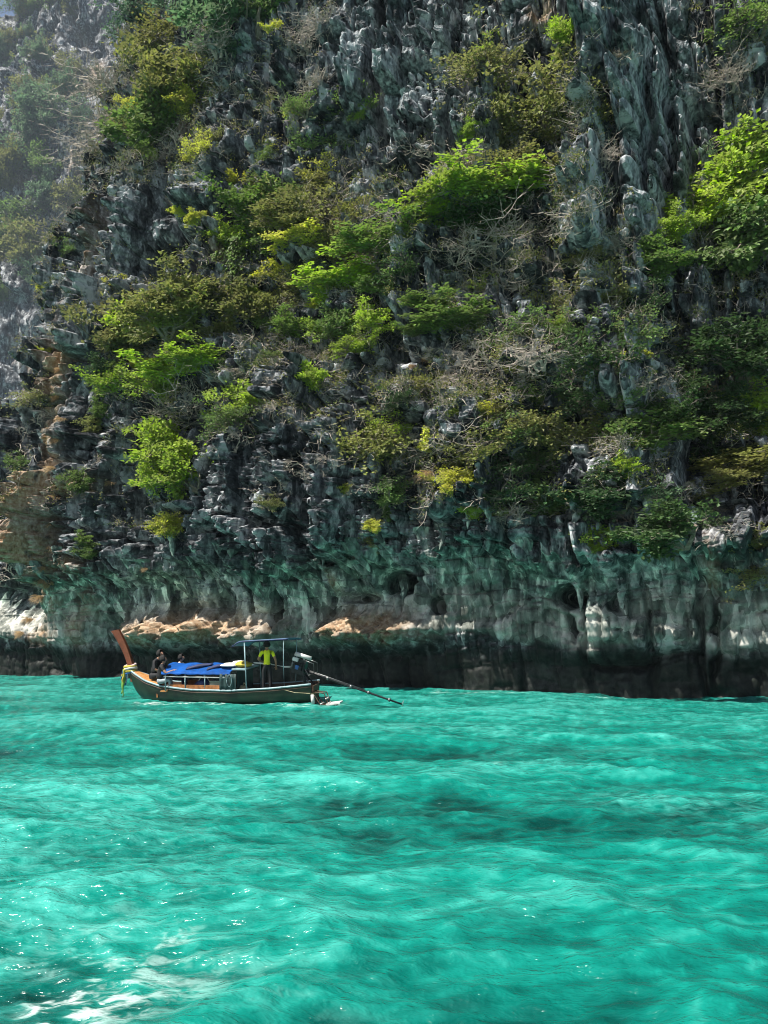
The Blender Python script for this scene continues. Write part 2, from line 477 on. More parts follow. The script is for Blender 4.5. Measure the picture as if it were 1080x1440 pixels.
    for px, py, rx, ry, k in ((96, 520, 12, 50, .9), (92, 610, 13, 60, 1), (86, 700, 14, 60, 1), (80, 780, 18, 50, 1), (62, 840, 22, 30, 1), (40, 890, 26, 14, .9),
                              (100, 500, 14, 18, .9), (120, 690, 26, 10, .9), (140, 690, 20, 14, .8), (90, 880, 20, 30, .7), (195, 890, 20, 20, 1),
                              (310, 365, 6, 25, .7), (760, 10, 16, 12, .9), (610, 666, 16, 12, .6), (1000, 800, 12, 40, .5), (470, 820, 6, 14, .8),
                              (225, 130, 30, 60, .35), (110, 420, 10, 120, .5), (130, 800, 20, 16, .6), (105, 850, 14, 30, .7), (240, 880, 40, 14, 1)):
        tan = np.maximum(tan, k * F(px, py, rx, ry))
    pale = 0.0 * s
    for px, py, rx, ry, k in ((580, 100, 70, 70, 1), (485, 70, 16, 60, .9), (660, 190, 40, 40, .8), (840, 30, 40, 60, .6), (920, 90, 60, 110, .8), (905, 250, 30, 80, .9),
                              (990, 180, 40, 50, .7), (780, 410, 70, 16, 1), (630, 410, 50, 18, .9), (520, 270, 60, 20, .7), (150, 400, 40, 60, .5), (95, 650, 10, 90, .8),
                              (270, 365, 30, 26, .7), (570, 760, 120, 30, .7), (850, 885, 50, 24, .9), (915, 890, 40, 20, .7), (690, 250, 60, 30, .5),
                              (470, 600, 50, 20, .5), (1000, 450, 40, 60, .5), (260, 250, 60, 50, .4)):
        pale = np.maximum(pale, k * F(px, py, rx, ry))
    pale = np.maximum(pale, hang * sm(0.30, 0.55, fl) * 0.9)  # ribs lightened to paint their form where no direct sun reaches
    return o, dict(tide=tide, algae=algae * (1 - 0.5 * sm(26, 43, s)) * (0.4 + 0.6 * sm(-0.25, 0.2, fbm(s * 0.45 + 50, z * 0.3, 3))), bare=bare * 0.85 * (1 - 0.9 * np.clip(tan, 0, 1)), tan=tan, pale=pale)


def build_cliff():
    s = np.concatenate([np.linspace(-18, -4.0, 60, endpoint=False), np.arange(-4.0, 44.5, 0.066), np.linspace(44.6, 62, 90)])
    z = np.concatenate([np.arange(-1.6, 3.8, 0.068), np.arange(3.8, 7.0, 0.036), np.arange(7.0, 26, 0.068), np.arange(26.05, 58, 0.10)])
    S, Z = np.meshgrid(s, z)
    O, masks = cliff_surface(S, Z)
    # push edges of blocks sideways so that ledges truly overhang
    dz = 0.09 * fbm(S * 1.1 + 70, Z * 1.1, 3) * sm(6.0, 7.5, Z) - 0.10 * np.clip(O, -1, 3) * sm(6.5, 8, Z) * 0
    ds = 0.09 * fbm(S * 1.1 - 33, Z * 0.8 + 12, 3) * sm(5.0, 7.5, Z)
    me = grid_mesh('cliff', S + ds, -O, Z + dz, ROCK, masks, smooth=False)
    low = (0.25 * (Z[:-1, :-1] + Z[1:, 1:]) * 2 < 5.5).ravel()
    me.polygons.foreach_set('use_smooth', low)
    o = link('cliff', me)
    o.location = (P0[0], P0[1], 0)
    o.rotation_euler = (0, 0, WROT)
    tag(o, 'dark grey limestone cliff rising from the turquoise water', None, None, 'structure')
    return o, S + ds, O, Z + dz


cliff, CS, CO, CZ = build_cliff()


# ------------------------------------------------------------------ sea
def waves(x, y):
    wx = x + 0.5 * fbm(x * 0.25, y * 0.3 + 5, 2)
    wy = y + 0.5 * fbm(x * 0.22 + 9, y * 0.3, 2)
    h = 0.19 * perlin(wx * 0.14 + 2, wy * 0.30)
    a = 1 - np.abs(perlin(wx * 0.22 + wy * 0.10 + 11, wy * 0.42 - wx * 0.05))
    h = h + 0.17 * (a ** 2 - 0.55)
    b = 1 - np.abs(perlin(wx * 0.55 - wy * 0.2, wy * 0.95 + wx * 0.15 + 31))
    h = h + 0.075 * (b ** 2 - 0.55)
    c = 1 - np.abs(perlin(wx * 1.3 + wy * 0.4 + 3, wy * 2.2 + 31))
    h = h + 0.045 * (c ** 2 - 0.55)
    d = 1 - np.abs(perlin(wx * 2.8 - wy * 0.9 + 3, wy * 4.6 + 1))
    h = h + 0.022 * (d ** 2 - 0.5)
    e = perlin(wx * 6 + wy, wy * 9.5 + 8)
    h = h + 0.008 * e
    return h


def water_material():
    t = NT('turquoise_sea')
    co = t.n('TexCoord').outputs['Object']
    n1 = t.noise(co, 1.0, 5, 0.6, 0.6, sc=(0.16, 0.42, 1))
    n2 = t.noise(co, 1.0, 6, 0.65, 0.8, sc=(0.9, 2.4, 1))
    n3 = t.noise(co, 1.0, 3, 0.6, 0.4, sc=(4, 9, 1))
    n4 = t.noise(co, 1.0, 2, 0.5, 0.2, sc=(12, 26, 1))
    v = t.math('ADD', t.math('MULTIPLY', t.attr('crest_tone'), 0.72), t.math('ADD', t.math('MULTIPLY', n2, 0.18), t.math('MULTIPLY', n3, 0.10)))  # body colour carries painted wave light and shade
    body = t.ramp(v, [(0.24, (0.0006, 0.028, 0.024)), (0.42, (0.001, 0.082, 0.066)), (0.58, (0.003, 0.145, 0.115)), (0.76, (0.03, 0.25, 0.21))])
    aer = t.math('MULTIPLY', t.attr('aerated'), t.ramp(t.math('ADD', t.math('MULTIPLY', n2, 0.6), t.math('MULTIPLY', n3, 0.4)), [(0.45, 0.0), (0.62, 1.0)]))
    body = t.mix(aer, body, (0.07, 0.33, 0.29))
    vor = t.n('TexVoronoi', {'Vector': t.n('Mapping', {'Vector': t.n('VectorMath', {0: co, 1: t.n('TexNoise', {'Vector': co, 'Scale': 1.6, 'Detail': 4}).outputs[1]}, operation='ADD').outputs[0], 'Scale': (4.2, 7.0, 1)}).outputs[0], 'Scale': 1.0}, feature='DISTANCE_TO_EDGE')
    lace = t.math('MULTIPLY', t.ramp(vor.outputs['Distance'], [(0.02, 0.8), (0.10, 0.0)]), t.ramp(n2, [(0.52, 0.0), (0.66, 1.0)]))
    lace = t.math('MAXIMUM', lace, t.ramp(t.math('ADD', t.math('MULTIPLY', n3, 0.55), t.math('MULTIPLY', n2, 0.5)), [(0.53, 0.0), (0.60, 1.0)]))
    foam = t.math('MULTIPLY', t.attr('foam'), lace, clamp=True)
    col = t.mix(foam, body, (0.55, 0.60, 0.59))
    bh = t.math('ADD', t.math('MULTIPLY', n3, 0.045), t.math('MULTIPLY', n4, 0.016))
    bump = t.n('Bump', {'Height': bh, 'Strength': 0.75, 'Distance': 1.3})
    dif = t.n('BsdfDiffuse', {'Color': col, 'Normal': bump.outputs[0]})
    gl = t.n('BsdfGlossy', {'Color': (1, 1, 1, 1), 'Roughness': 0.2, 'Normal': bump.outputs[0]})
    fr = t.n('Fresnel', {'IOR': 1.33, 'Normal': bump.outputs[0]})
    f = t.math('MULTIPLY', t.math('MULTIPLY', fr.outputs[0], 0.7), t.math('SUBTRACT', 1.0, t.math('MULTIPLY', foam, 0.9)))
    mx = t.n('MixShader', {0: f, 1: dif.outputs[0], 2: gl.outputs[0]})
    return t.surf(mx.outputs[0])


def build_sea():
    rs = [1.2]
    while rs[-1] < 420:
        r = rs[-1]
        rs.append(r + (0.02 + r * r / 2600 if r < 60 else r * 0.05))
    rs = np.array(rs)
    front = np.linspace(R(-34), R(34), 760)
    rest = np.linspace(R(34), R(326), 120)[1:]
    th = np.concatenate([front, rest])
    RR, TH = np.meshgrid(rs, th, indexing='ij')
    X, Y = RR * np.sin(TH), RR * np.cos(TH)
    H = waves(X, Y) * (1 - 0.35 * sm(12, 40, RR)) * (1 - 0.9 * sm(60, 120, RR))
    e1 = 1 - np.abs(perlin(X * 0.55 - Y * 0.2 + 0.3 * perlin(X * .5, Y * .6), Y * 0.95 + X * 0.15 + 31))
    e2 = 1 - np.abs(perlin(X * 1.3 + Y * 0.4 + 3 + 0.5 * perlin(X, Y), Y * 2.6 + 31))
    e3 = 1 - np.abs(perlin(X * 2.6 - Y * 0.9 + 3, Y * 5.2 + 1 + 0.5 * perlin(X * 2, Y * 2)))
    big = fbm(X * 0.12 + 3, Y * 0.22 + 1, 2)
    far_ = sm(10, 30, RR)
    bright = 0.5 + 0.20 * big + 0.9 * H * 1.2 + 0.22 * (e1 ** 2 - 0.6) + 0.22 * (e2 ** 2 - 0.6) + 0.18 * (e3 ** 2 - 0.6) + 0.10 * far_  # painted tone: light on the wave crests, dark in the troughs
    trough_shade = lambda px, py, a_, b_: np.exp(-(((X - ray(px, py)[0] * -CAM_H / ray(px, py)[2]) / a_) ** 2 + ((Y - ray(px, py)[1] * -CAM_H / ray(px, py)[2]) / b_) ** 2))
    bright = bright + 0.04 - 0.24 * trough_shade(900, 1165, 3.6, 1.2) - 0.16 * trough_shade(560, 1140, 2.4, 1.2)  # dark patches painted in for the shade of swell troughs
    def spot(px, py, a, b):
        d = ray(px, py); k = -CAM_H / d[2]
        return np.exp(-(((X - d[0] * k) / a) ** 2 + ((Y - d[1] * k) / b) ** 2))
    foam = 1.15 * spot(-70, 1415, 1.1, 0.8) + 0.55 * spot(40, 1285, .5, .25) + 0.2 * spot(245, 1310, 0.16, 0.25) + 0.4 * spot(640, 1435, .35, .15)
    foam = foam * sm(-0.15, 0.35, fbm(X * 0.9, Y * 1.3, 3) + 0.2)
    crest_tone = sm(0.115, 0.19, H - 0.13 * perlin(X * 0.14 + 2, Y * 0.3)) * sm(0.1, 0.5, fbm(X * 0.35 + 4, Y * 0.5, 3))
    foam = foam + 0.75 * crest_tone
    bx = (X + 5.95) * math.cos(R(167.7)) + (Y - 27.25) * math.sin(R(167.7)); by = -(X + 5.95) * math.sin(R(167.7)) + (Y - 27.25) * math.cos(R(167.7))
    foam = foam + 0.8 * np.exp(-((np.abs(by) - 0.78) / 0.16) ** 2) * sm(-3.9, -3.4, bx) * (1 - sm(2.6, 3.1, bx)) + 0.9 * np.exp(-((bx + 4.0) / 0.5) ** 2 - (by / 0.5) ** 2)
    ws = (X - P0[0]) * WT[0] + (Y - P0[1]) * WT[1]; wo = (X - P0[0]) * WN[0] + (Y - P0[1]) * WN[1]
    foam = foam + 0.55 * np.exp(-((wo - 0.5) / 0.35) ** 2) * sm(-0.1, 0.4, fbm(ws * 0.5, wo * 0.5, 3) + 0.1)
    aer = 0.0 + 0.5 * sm(0.02, 0.15, H) * sm(-0.1, 0.4, fbm(X * 0.3, Y * 0.45 + 4, 2)) + 0.45 * np.exp(-((X + 3.5) / 2.6) ** 2) * np.exp(-((Y - 5) / 9) ** 2)
    aer = aer + 0.3 * sm(0.1, 0.5, fbm(X * 0.2 + 8, Y * 0.35, 2))
    me = grid_mesh('sea', X, Y, H, water_material(), dict(foam=np.clip(foam, 0, 1.2), aerated=np.clip(aer, 0, 1), crest_tone=np.clip(bright, 0, 1)))
    o = link('sea', me)
    tag(o, 'choppy turquoise sea with pale crests and foam', None, None, 'structure')
    # make the faces look up
    if me.polygons[0].normal.z < 0:
        me.flip_normals()
    return o


sea = build_sea()

# ------------------------------------------------------------------ far cliff across the inlet
def build_far_cliff():
    s = np.linspace(0, 110, 330); z = np.linspace(-1, 222, 500)
    S, Z = np.meshgrid(s, z)
    h1, c1 = facets(S / 6 + fbm(S * .1, Z * .1, 2), Z / 13, 5)
    h2, c2 = facets(S / 2.2, Z / 4.4, 6)
    top = 176 - 0.10 * (S - 75) ** 2 * 0.02 + 8 * fbm(S * 0.06, S * 0, 3)
    O = 7 * fbm(S * .05, Z * .03, 3) + 3.0 * h1 + 1.0 * h2 + 1.6 * (1 - np.abs(perlin(S * .35, Z * .06))) + 0.5 * fbm(S * 0.9, Z * 0.7, 4)
    O = O - 0.22 * Z - 3.0 * np.clip(Z - top, 0, None)
    zero = 0 * S
    me = grid_mesh('far_cliff', S, -O, Z, ROCK, dict(tide=1 - sm(1, 3, Z), algae=zero, bare=zero, tan=sm(.1, .5, fbm(S * .08, Z * .05 + 3, 3)) * 0.6, pale=0.2 * sm(0, .4, fbm(S * .1 + 5, Z * .02, 3))), smooth=False)
    o = link('far_cliff', me)
    o.location = (-118 * 3, 138 * 3, 0)
    o.scale = (3, 3, 3)
    o.rotation_euler = (0, 0, R(-8))
    tag(o, 'hazy pale cliff standing farther off beyond the main cliff', None, None, 'structure')
    return S, O, Z, o


FS, FO, FZ, far_cliff = build_far_cliff()

# ------------------------------------------------------------------ plants
def leaf_material():
    t = NT('cliff_leaves')
    oi = t.n('ObjectInfo')
    var = t.attr('var')
    base = oi.outputs['Color']
    hsv = t.n('HueSaturation', {'Hue': t.math('ADD', 0.485, t.math('MULTIPLY', var, 0.03)), 'Saturation': t.math('ADD', 0.8, t.math('MULTIPLY', var, 0.3)),
                                'Value': t.math('ADD', 0.55, t.math('MULTIPLY', var, 0.95)), 'Color': base})
    c = hsv.outputs[0]
    p = t.n('BsdfPrincipled', {'Base Color': c, 'Roughness': 0.55, 'Specular IOR Level': 0.25})
    tr = t.n('BsdfTranslucent', {'Color': c})
    mx = t.n('MixShader', {0: 0.42, 1: p.outputs[0], 2: tr.outputs[0]})
    return t.surf(mx.outputs[0])


def bark_material(name, c0, c1):
    t = NT(name)
    co = t.n('TexCoord').outputs['Object']
    nz = t.noise(co, 9, 5, 0.65)
    p = t.n('BsdfPrincipled', {'Base Color': t.ramp(nz, [(0.3, c0), (0.7, c1)]), 'Roughness': 0.85, 'Specular IOR Level': 0.2})
    return t.surf(p.outputs[0])


LEAF = leaf_material()
BARK = bark_material('shrub_bark', (0.07, 0.055, 0.04), (0.22, 0.19, 0.15))
TWIG = bark_material('dry_twigs', (0.16, 0.135, 0.11), (0.42, 0.37, 0.32))


class Mesh:
    def __init__(self):
        self.v = []; self.f = []; self.mi = []; self.var = []

    def tube(self, pts, rad, n=4, var=0.5):
        pts = [Vector(p) for p in pts]
        rings = []
        for i, p in enumerate(pts):
            d = (pts[min(i + 1, len(pts) - 1)] - pts[max(i - 1, 0)])
            d = d.normalized() if d.length > 1e-6 else Vector((0, 0, 1))
            a = d.orthogonal().normalized(); b = d.cross(a)
            r = rad[i] if isinstance(rad, (list, tuple)) else rad
            base = len(self.v)
            for k in range(n):
                an = 2 * math.pi * k / n
                self.v.append(p + (a * math.cos(an) + b * math.sin(an)) * r)
                self.var.append(var)
            rings.append(base)
        for r0, r1 in zip(rings, rings[1:]):
            # match ring start to limit twist
            best = min(range(n), key=lambda q: (self.v[r0] - self.v[r1 + q]).length)
            for k in range(n):
                self.f.append((r0 + k, r0 + (k + 1) % n, r1 + (k + 1 + best) % n, r1 + (k + best) % n))
        self.f.append(tuple(rings[0] + k for k in reversed(range(n))))
        self.f.append(tuple(rings[-1] + k for k in range(n)))

    def leaf(self, p, d, up, ln, wd, var):
        d = d.normalized(); side = d.cross(up)
        if side.length < 1e-4:
            side = d.orthogonal()
        side.normalize(); nrm = side.cross(d)
        b = len(self.v)
        self.v += [p, p + d * ln * 0.45 + side * wd + nrm * wd * 0.35, p + d * ln - nrm * ln * 0.12, p + d * ln * 0.45 - side * wd + nrm * wd * 0.35]
        self.var += [var] * 4
        self.f += [(b, b + 1, b + 2), (b, b + 2, b + 3)]

    def box(self, c, size, rot=None):
        hx, hy, hz = [q / 2 for q in size]
        b = len(self.v)
        for x in (-hx, hx):
            for y in (-hy, hy):
                for z in (-hz, hz):
                    q = Vector((x, y, z))
                    if rot is not None:
                        q = rot @ q
                    self.v.append(q + Vector(c)); self.var.append(0.5)
        for q in ((0, 1, 3, 2), (4, 6, 7, 5), (0, 4, 5, 1), (2, 3, 7, 6), (0, 2, 6, 4), (1, 5, 7, 3)):
            self.f.append(tuple(b + i for i in q))

    def quad(self, *pts):
        b = len(self.v)
        self.v += [Vector(p) for p in pts]; self.var += [0.5] * len(pts)
        self.f.append(tuple(range(b, b + len(pts))))

    def grid(self, rows):
        b = len(self.v); n = len(rows[0])
        for r in rows:
            for p in r:
                self.v.append(Vector(p)); self.var.append(0.5)
        for i in range(len(rows) - 1):
            for j in range(n - 1):
                self.f.append((b + i * n + j, b + i * n + j + 1, b + (i + 1) * n + j + 1, b + (i + 1) * n + j))

    def mesh(self, name, mat, smooth=False, var=False):
        me = bpy.data.meshes.new(name)
        me.from_pydata([tuple(q) for q in self.v], [], self.f)
        if var:
            a = me.attributes.new('var', 'FLOAT', 'POINT')
            a.data.foreach_set('value', np.array(self.var, dtype=np.float32))
        if smooth:
            me.polygons.foreach_set('use_smooth', np.ones(len(me.polygons), dtype=bool))
        me.materials.append(mat)
        me.update()
        return me


# rock ribs and teeth hanging from the lip of the notch
def build_ribs():
    rg = random.Random(31)
    n = 0
    while n < 80:
        s0 = rg.uniform(1.0, 42.0)
        if s0 > 27 and rg.random() < 0.45:
            continue
        i = int(np.argmin(np.abs(CS[0] - s0)))
        col_o, col_z = CO[:, i], CZ[:, i]
        sel = np.where((col_z > 4.2) & (col_z < 7.6))[0]
        d = np.diff(col_o[sel]); k = sel[int(np.argmax(d))]
        zl, ol = float(col_z[k]), float(col_o[k + 1])
        L = rg.uniform(0.3, 1.25); w = rg.uniform(0.15, 0.36); sl = rg.uniform(0.05, 0.5) * L
        zb = zl - L
        ob = float(col_o[int(np.argmin(np.abs(col_z - zb)))])
        rows = []
        for j in range(9):
            q = j / 8
            z = zl + 0.25 - (L + 0.25) * q
            o = ol - 0.15 + (ob + 0.10 - ol + 0.15) * q ** (1.1 if rg.random() < .5 else 1.4) * 0.9
            ww = w * (1 - q) ** 0.7 * rg.uniform(0.8, 1.2) + 0.015
            x = s0 + sl * q
            rows.append([(x + ww * math.cos(a), -o + ww * 1.5 * math.sin(a), z + 0.05 * math.cos(a)) for a in [2 * math.pi * b / 7 + q for b in range(8)]])
        m = Mesh(); m.grid(rows)
        me = m.mesh('rib', ROCK)
        vv = len(me.vertices)
        for nm, val in (('algae', rg.uniform(.7, 1)), ('bare', 0.1), ('tide', 0.0), ('tan', 0.0), ('pale', rg.uniform(0, .8))):
            a = me.attributes.new(nm, 'FLOAT', 'POINT'); a.data.foreach_set('value', np.full(vv, val, dtype=np.float32))
        link('hanging_rib', me, cliff)
        n += 1



build_ribs()


def rvec(rg, s=1.0):
    return Vector((rg.gauss(0, s), rg.gauss(0, s), rg.gauss(0, s)))


def grow(rg, wood, start, d, ln, rad, level, opt, tips):
    """one limb and, from it, its branches; local -Y points out of the rock"""
    n = 4 if level < 2 else 3
    pts = [start]; p = start; dd = d.normalized()
    for i in range(n):
        dd = (dd + rvec(rg, opt['wander']) + Vector((0, -opt['out'], opt['rise'])) * 0.25).normalized()
        p = p + dd * ln / n
        pts.append(p)
    rads = [rad * (1 - 0.55 * i / n) for i in range(n + 1)]
    wood.tube(pts, rads, 4 if level < 2 else 3)
    if level >= opt['levels']:
        tips.append((pts[-1], dd)); tips.append((pts[-2], dd))
        return
    for k in range(opt['split'] + (rg.random() < 0.4)):
        if level in (1, 2) and rg.random() < (0.38 if level == 1 else 0.12):
            continue
        q = pts[rg.randint(max(1, n - 2), n)]
        nd = (dd * opt['keep'] + rvec(rg, opt['spread']) + Vector((0, -opt['out'], opt['rise'])) * 0.3).normalized()
        grow(rg, wood, q, nd, ln * opt['ratio'] * rg.uniform(0.5, 1.5), rad * 0.58, level + 1, opt, tips)


BASE_OPT = dict(wander=0.22, out=0.35, rise=0.4, levels=3, split=3, keep=0.55, spread=0.62, ratio=0.72)


def make_plant(kind, seed):
    rg = random.Random(seed)
    wood, leaves, tips = Mesh(), Mesh(), []
    o = dict(BASE_OPT)
    nl, ll, flat, droop = 12, 0.085, 0.6, 0.0
    rad, stems, ln = 0.045, 3, 0.5
    if kind == 'umbrella':
        o.update(rise=0.15, out=0.5, spread=0.75); flat = 0.35; nl = 20; stems = 4
    elif kind == 'round':
        o.update(rise=0.5, out=0.45, spread=0.68); nl = 20; stems = 4
    elif kind == 'sparse':
        o.update(rise=0.3, out=0.4, spread=0.7); nl = 7; stems = 5; rad = 0.035
    elif kind == 'dry':
        o.update(rise=0.15, out=0.3, spread=0.75, levels=4, wander=0.34, split=3, ratio=0.74); nl = 0; stems = 3; rad = 0.028; ln = 0.42
    elif kind == 'droop':
        o.update(rise=0.05, out=0.6, spread=0.65); nl = 15; ll = 0.095; droop = 0.5; stems = 4; flat = 0.6
    elif kind == 'vine':
        for i in range(9):
            x = rg.uniform(-0.7, 0.7); p = Vector((x, -0.1 - 0.3 * rg.random(), rg.uniform(0.2, 0.6)))
            pts = [p]; dd = Vector((rg.gauss(0, .2), -0.3, 0.2))
            for j in range(10):
                dd = dd * 0.75 + Vector((rg.gauss(0, .12), rg.gauss(0, .06), -0.3))
                p = p + dd * 0.16; pts.append(p)
                for q in range(7):
                    leaves.leaf(p + rvec(rg, 0.07), Vector((rg.gauss(0, .6), -0.5, -0.5)), Vector((0, -1, 0.6)) + rvec(rg, .3), 0.15 * rg.uniform(.7, 1.3), 0.05, rg.random())
            wood.tube(pts, [0.018 - 0.001 * j for j in range(len(pts))], 3)
        return wood, leaves
    for i in range(stems):
        a = rg.uniform(-1, 1)
        d = Vector((a, -0.55 - 0.3 * rg.random(), 0.5 + 0.5 * rg.random()))
        grow(rg, wood, Vector((a * 0.05, 0.18, -0.12)), d, ln * rg.uniform(0.8, 1.25), rad, 0, o, tips)
    for p, d in tips:
        tint = rg.random()
        for k in range(nl):
            off = rvec(rg, 0.075); off.z *= flat
            dr = (d + rvec(rg, 0.8) + Vector((0, -0.35, -droop))).normalized()
            up = (Vector((0, -0.35, 1)) + rvec(rg, 0.45)).normalized()
            leaves.leaf(p + off, dr, up, ll * rg.uniform(0.65, 1.3), ll * 0.30 * rg.uniform(0.8, 1.2), min(1, max(0, 0.55 * tint + 0.45 * rg.random())))
    return wood, leaves


def normalise(wood, leaves):
    """scale a plant so that its crown has a half width of 1 m"""
    src = leaves.v if len(leaves.v) > 500 else wood.v
    xs = sorted(q.x for q in src); k = len(xs) // 50
    half = (xs[-1 - k] - xs[k]) / 2
    cx = (xs[-1 - k] + xs[k]) / 2 * 0.6
    for m in (wood, leaves):
        m.v = [Vector((q.x - cx, q.y, q.z)) / half for q in m.v]
    zs = sorted(q.z / 1 for q in (leaves.v if len(leaves.v) > 500 else wood.v))
    ys = sorted(q.y for q in (leaves.v if len(leaves.v) > 500 else wood.v))
    return zs[len(zs) // 2], ys[len(ys) // 2]


PROTO = {}
for kind, n in (('umbrella', 3), ('round', 4), ('sparse', 4), ('dry', 4), ('droop', 3), ('vine', 2)):
    PROTO[kind] = []
    for i in range(n):
        w, l = make_plant(kind, 100 + 7 * i + len(kind) * 31)
        zc, yc = normalise(w, l)
        PROTO[kind].append((w.mesh(kind + '_branches', TWIG if kind == 'dry' else BARK), l.mesh(kind + '_leaves', LEAF, var=True) if l.v else None, zc, yc))
rg = random.Random(5)
tuft = Mesh()
for i in range(150):
    p = Vector((rg.gauss(0, .28), rg.uniform(-.1, .1), rg.gauss(0, .1))); d = Vector((rg.gauss(0, .5), -0.6 - .4 * rg.random(), rg.uniform(.1, 1)))
    pts = [p]
    for j in range(5):
        d = d + Vector((0, 0, -0.34)); p = p + d.normalized() * 0.2; pts.append(p)
    tuft.tube(pts, [0.013, 0.012, 0.010, 0.008, 0.006, 0.002], 3, rg.random())
TUFT = tuft.mesh('grass_blades', LEAF, var=True)

# where the sight line through a photo point meets the built rock
def project(S, O, Z):
    X = P0[0] + WT[0] * S + WN[0] * O; Y = P0[1] + WT[1] * S + WN[1] * O; Zr = Z - CAM_H
    c, sn = math.cos(PITCH), math.sin(PITCH)
    dep = Y * c + Zr * sn
    return 540 + 1040 * X / dep, 720 - 1040 * (Zr * c - Y * sn) / dep, dep


_PX, _PY, _DEP = [a.ravel() for a in project(CS, CO, CZ)]
_order = np.argsort(_PY)
_PYs = _PY[_order]


def anchor(px, py, r=5):
    lo, hi = np.searchsorted(_PYs, [py - r, py + r])
    idx = _order[lo:hi]
    idx = idx[np.abs(_PX[idx] - px) < r]
    if len(idx) == 0:
        return None
    dep = _DEP[idx]
    ok = idx[dep < dep.min() + 1.2]
    i = ok[np.argmin((_PX[ok] - px) ** 2 + (_PY[ok] - py) ** 2)]
    return float(CS.ravel()[i]), float(CO.ravel()[i]), float(CZ.ravel()[i]), float(_DEP[i])


TINT = {'Y': (0.42, 0.43, 0.05), 'L': (0.26, 0.36, 0.035), 'G': (0.11, 0.175, 0.04), 'D': (0.045, 0.085, 0.028), 'O': (0.17, 0.18, 0.05), 'B': (0.10, 0.17, 0.085), 'T': (0.42, 0.29, 0.15)}
CWORD = {'Y': 'yellow', 'L': 'lime green', 'G': 'mid green', 'D': 'dark green', 'O': 'olive', 'B': 'bluish green', 'T': 'tan'}
KWORD = {'umbrella': ('flat-topped shrub', 'shrub', 'flat-topped shrubs on the cliff'), 'round': ('bushy shrub', 'shrub', 'bushy shrubs on the cliff'),
         'sparse': ('twiggy shrub', 'shrub', 'twiggy shrubs on the cliff'), 'dry': ('leafless shrub', 'shrub', 'leafless shrubs on the cliff'),
         'droop': ('broad-leaved tree', 'tree', 'large-leaved trees on the cliff'), 'vine': ('hanging creeper', 'creeper', 'creepers hanging on the cliff'),
         'grass': ('dry grass tuft', 'grass tuft', 'dry grass tufts on the cliff')}
PLACES = [(480, 70, 'by the pale fissured slab high on the cliff'), (590, 150, 'under the whitish broken face high up'), (250, 340, 'around the dark overhang pocket'),
          (100, 120, 'on the hazy upper shoulder of the cliff'), (240, 160, 'on the high ledge above the overhang pocket'), (25, 320, 'beside the far hazy cliff'),
          (45, 560, 'in the dark gully behind the orange streak'), (100, 680, 'along the orange streaked corner'), (230, 480, 'on the green ledge below the overhang'),
          (245, 660, 'beside the lone bright green tree'), (340, 560, 'over the black cleft above the grey blocks'), (360, 340, 'by the bright creeper next to the overhang'),
          (440, 400, 'on the dense mid-cliff thicket'), (500, 470, 'above the arched hollow'), (450, 610, 'on the arched rock brow'), (440, 700, 'among the fractured grey blocks'),
          (560, 700, 'above the stained notch near the yellow tuft'), (630, 440, 'below the white bedded blocks'), (700, 270, 'on the long mossy ledge'),
          (780, 140, 'in the thicket beside the upper buttress'), (790, 380, 'on the white crusted bedding ledge'), (680, 560, 'on the bushy lower bedding ledges'),
          (790, 500, 'on the shaded bedded face'), (620, 640, 'at the dry grass edge above the notch'), (780, 680, 'on the dark brow over the cave holes'), (920, 150, 'on the streaked teal wall'),
          (1030, 60, 'at the tangle beside the teal streaks'), (1020, 290, 'in the bay beneath the teal streaks'), (900, 390, 'at the mouth of the shaded bay'),
          (900, 520, 'around the thin bare stem'), (960, 600, 'low in the shaded bay'), (1050, 650, 'on the lit brow of the shaded bay'), (940, 730, 'over the cracked lower wall'), (1060, 790, 'hanging beside the cracked lower wall')]
placed = 0


def place_words(px, py):
    return min(PLACES, key=lambda q: ((q[0] - px) * 0.9) ** 2 + (q[1] - py) ** 2)[2]


def size_word(m):
    return 'small' if m < 0.55 else ('large' if m > 1.35 else 'medium')


def add_plant(px, py, r, kind, tint, sq=1.0, seed=None, label=None, lean=0.0):
    global placed
    a = anchor(px, py)
    if a is None:
        return None
    s, o, z, dep = a
    rr = random.Random(seed if seed is not None else int(px * 31 + py * 17))
    m = r * dep / 1040 * 1.08
    name = {'grass': 'grass_tuft', 'vine': 'creeper', 'droop': 'tree'}.get(kind, 'shrub')
    root = bpy.data.objects.new(name, None)
    COL.objects.link(root)
    root.empty_display_size = 0.2
    rot = WROT + rr.uniform(-0.5, 0.5)
    root.rotation_euler = (0, 0, rot)
    words, cat, group = KWORD[kind]
    if kind == 'grass':
        root.location = wall_to_world(s, o - 0.05, z)
        root.scale = (m, m, m * sq)
        b = link('blades', TUFT, root); b.color = (*TINT[tint], 1)
    else:
        w, l, zc, yc = rr.choice(PROTO[kind])
        root.location = wall_to_world(s, o - 0.12 * m - 0.05, z - zc * m * sq * 0.9)
        wx = rr.uniform(1.05, 1.4)
        root.scale = (m * wx * (1 if rr.random() < .5 else -1), m * 0.85, m * sq * rr.uniform(0.75, 1.0))
        link('branches', w, root)
        if l is not None:
            c = link('crown', l, root)
            jj = rr.uniform(0.8, 1.15); j = [jj * rr.uniform(0.95, 1.04), jj, jj * rr.uniform(0.8, 1.2)]
            c.color = (*(min(1, q * k) for q, k in zip(TINT[tint], j)), 1)
    lab = label or ('%s %s %s %s' % (size_word(m), '' if kind == 'dry' else CWORD[tint], words, place_words(px, py))).replace('  ', ' ')
    tag(root, lab, cat, group)
    placed += 1
    return root


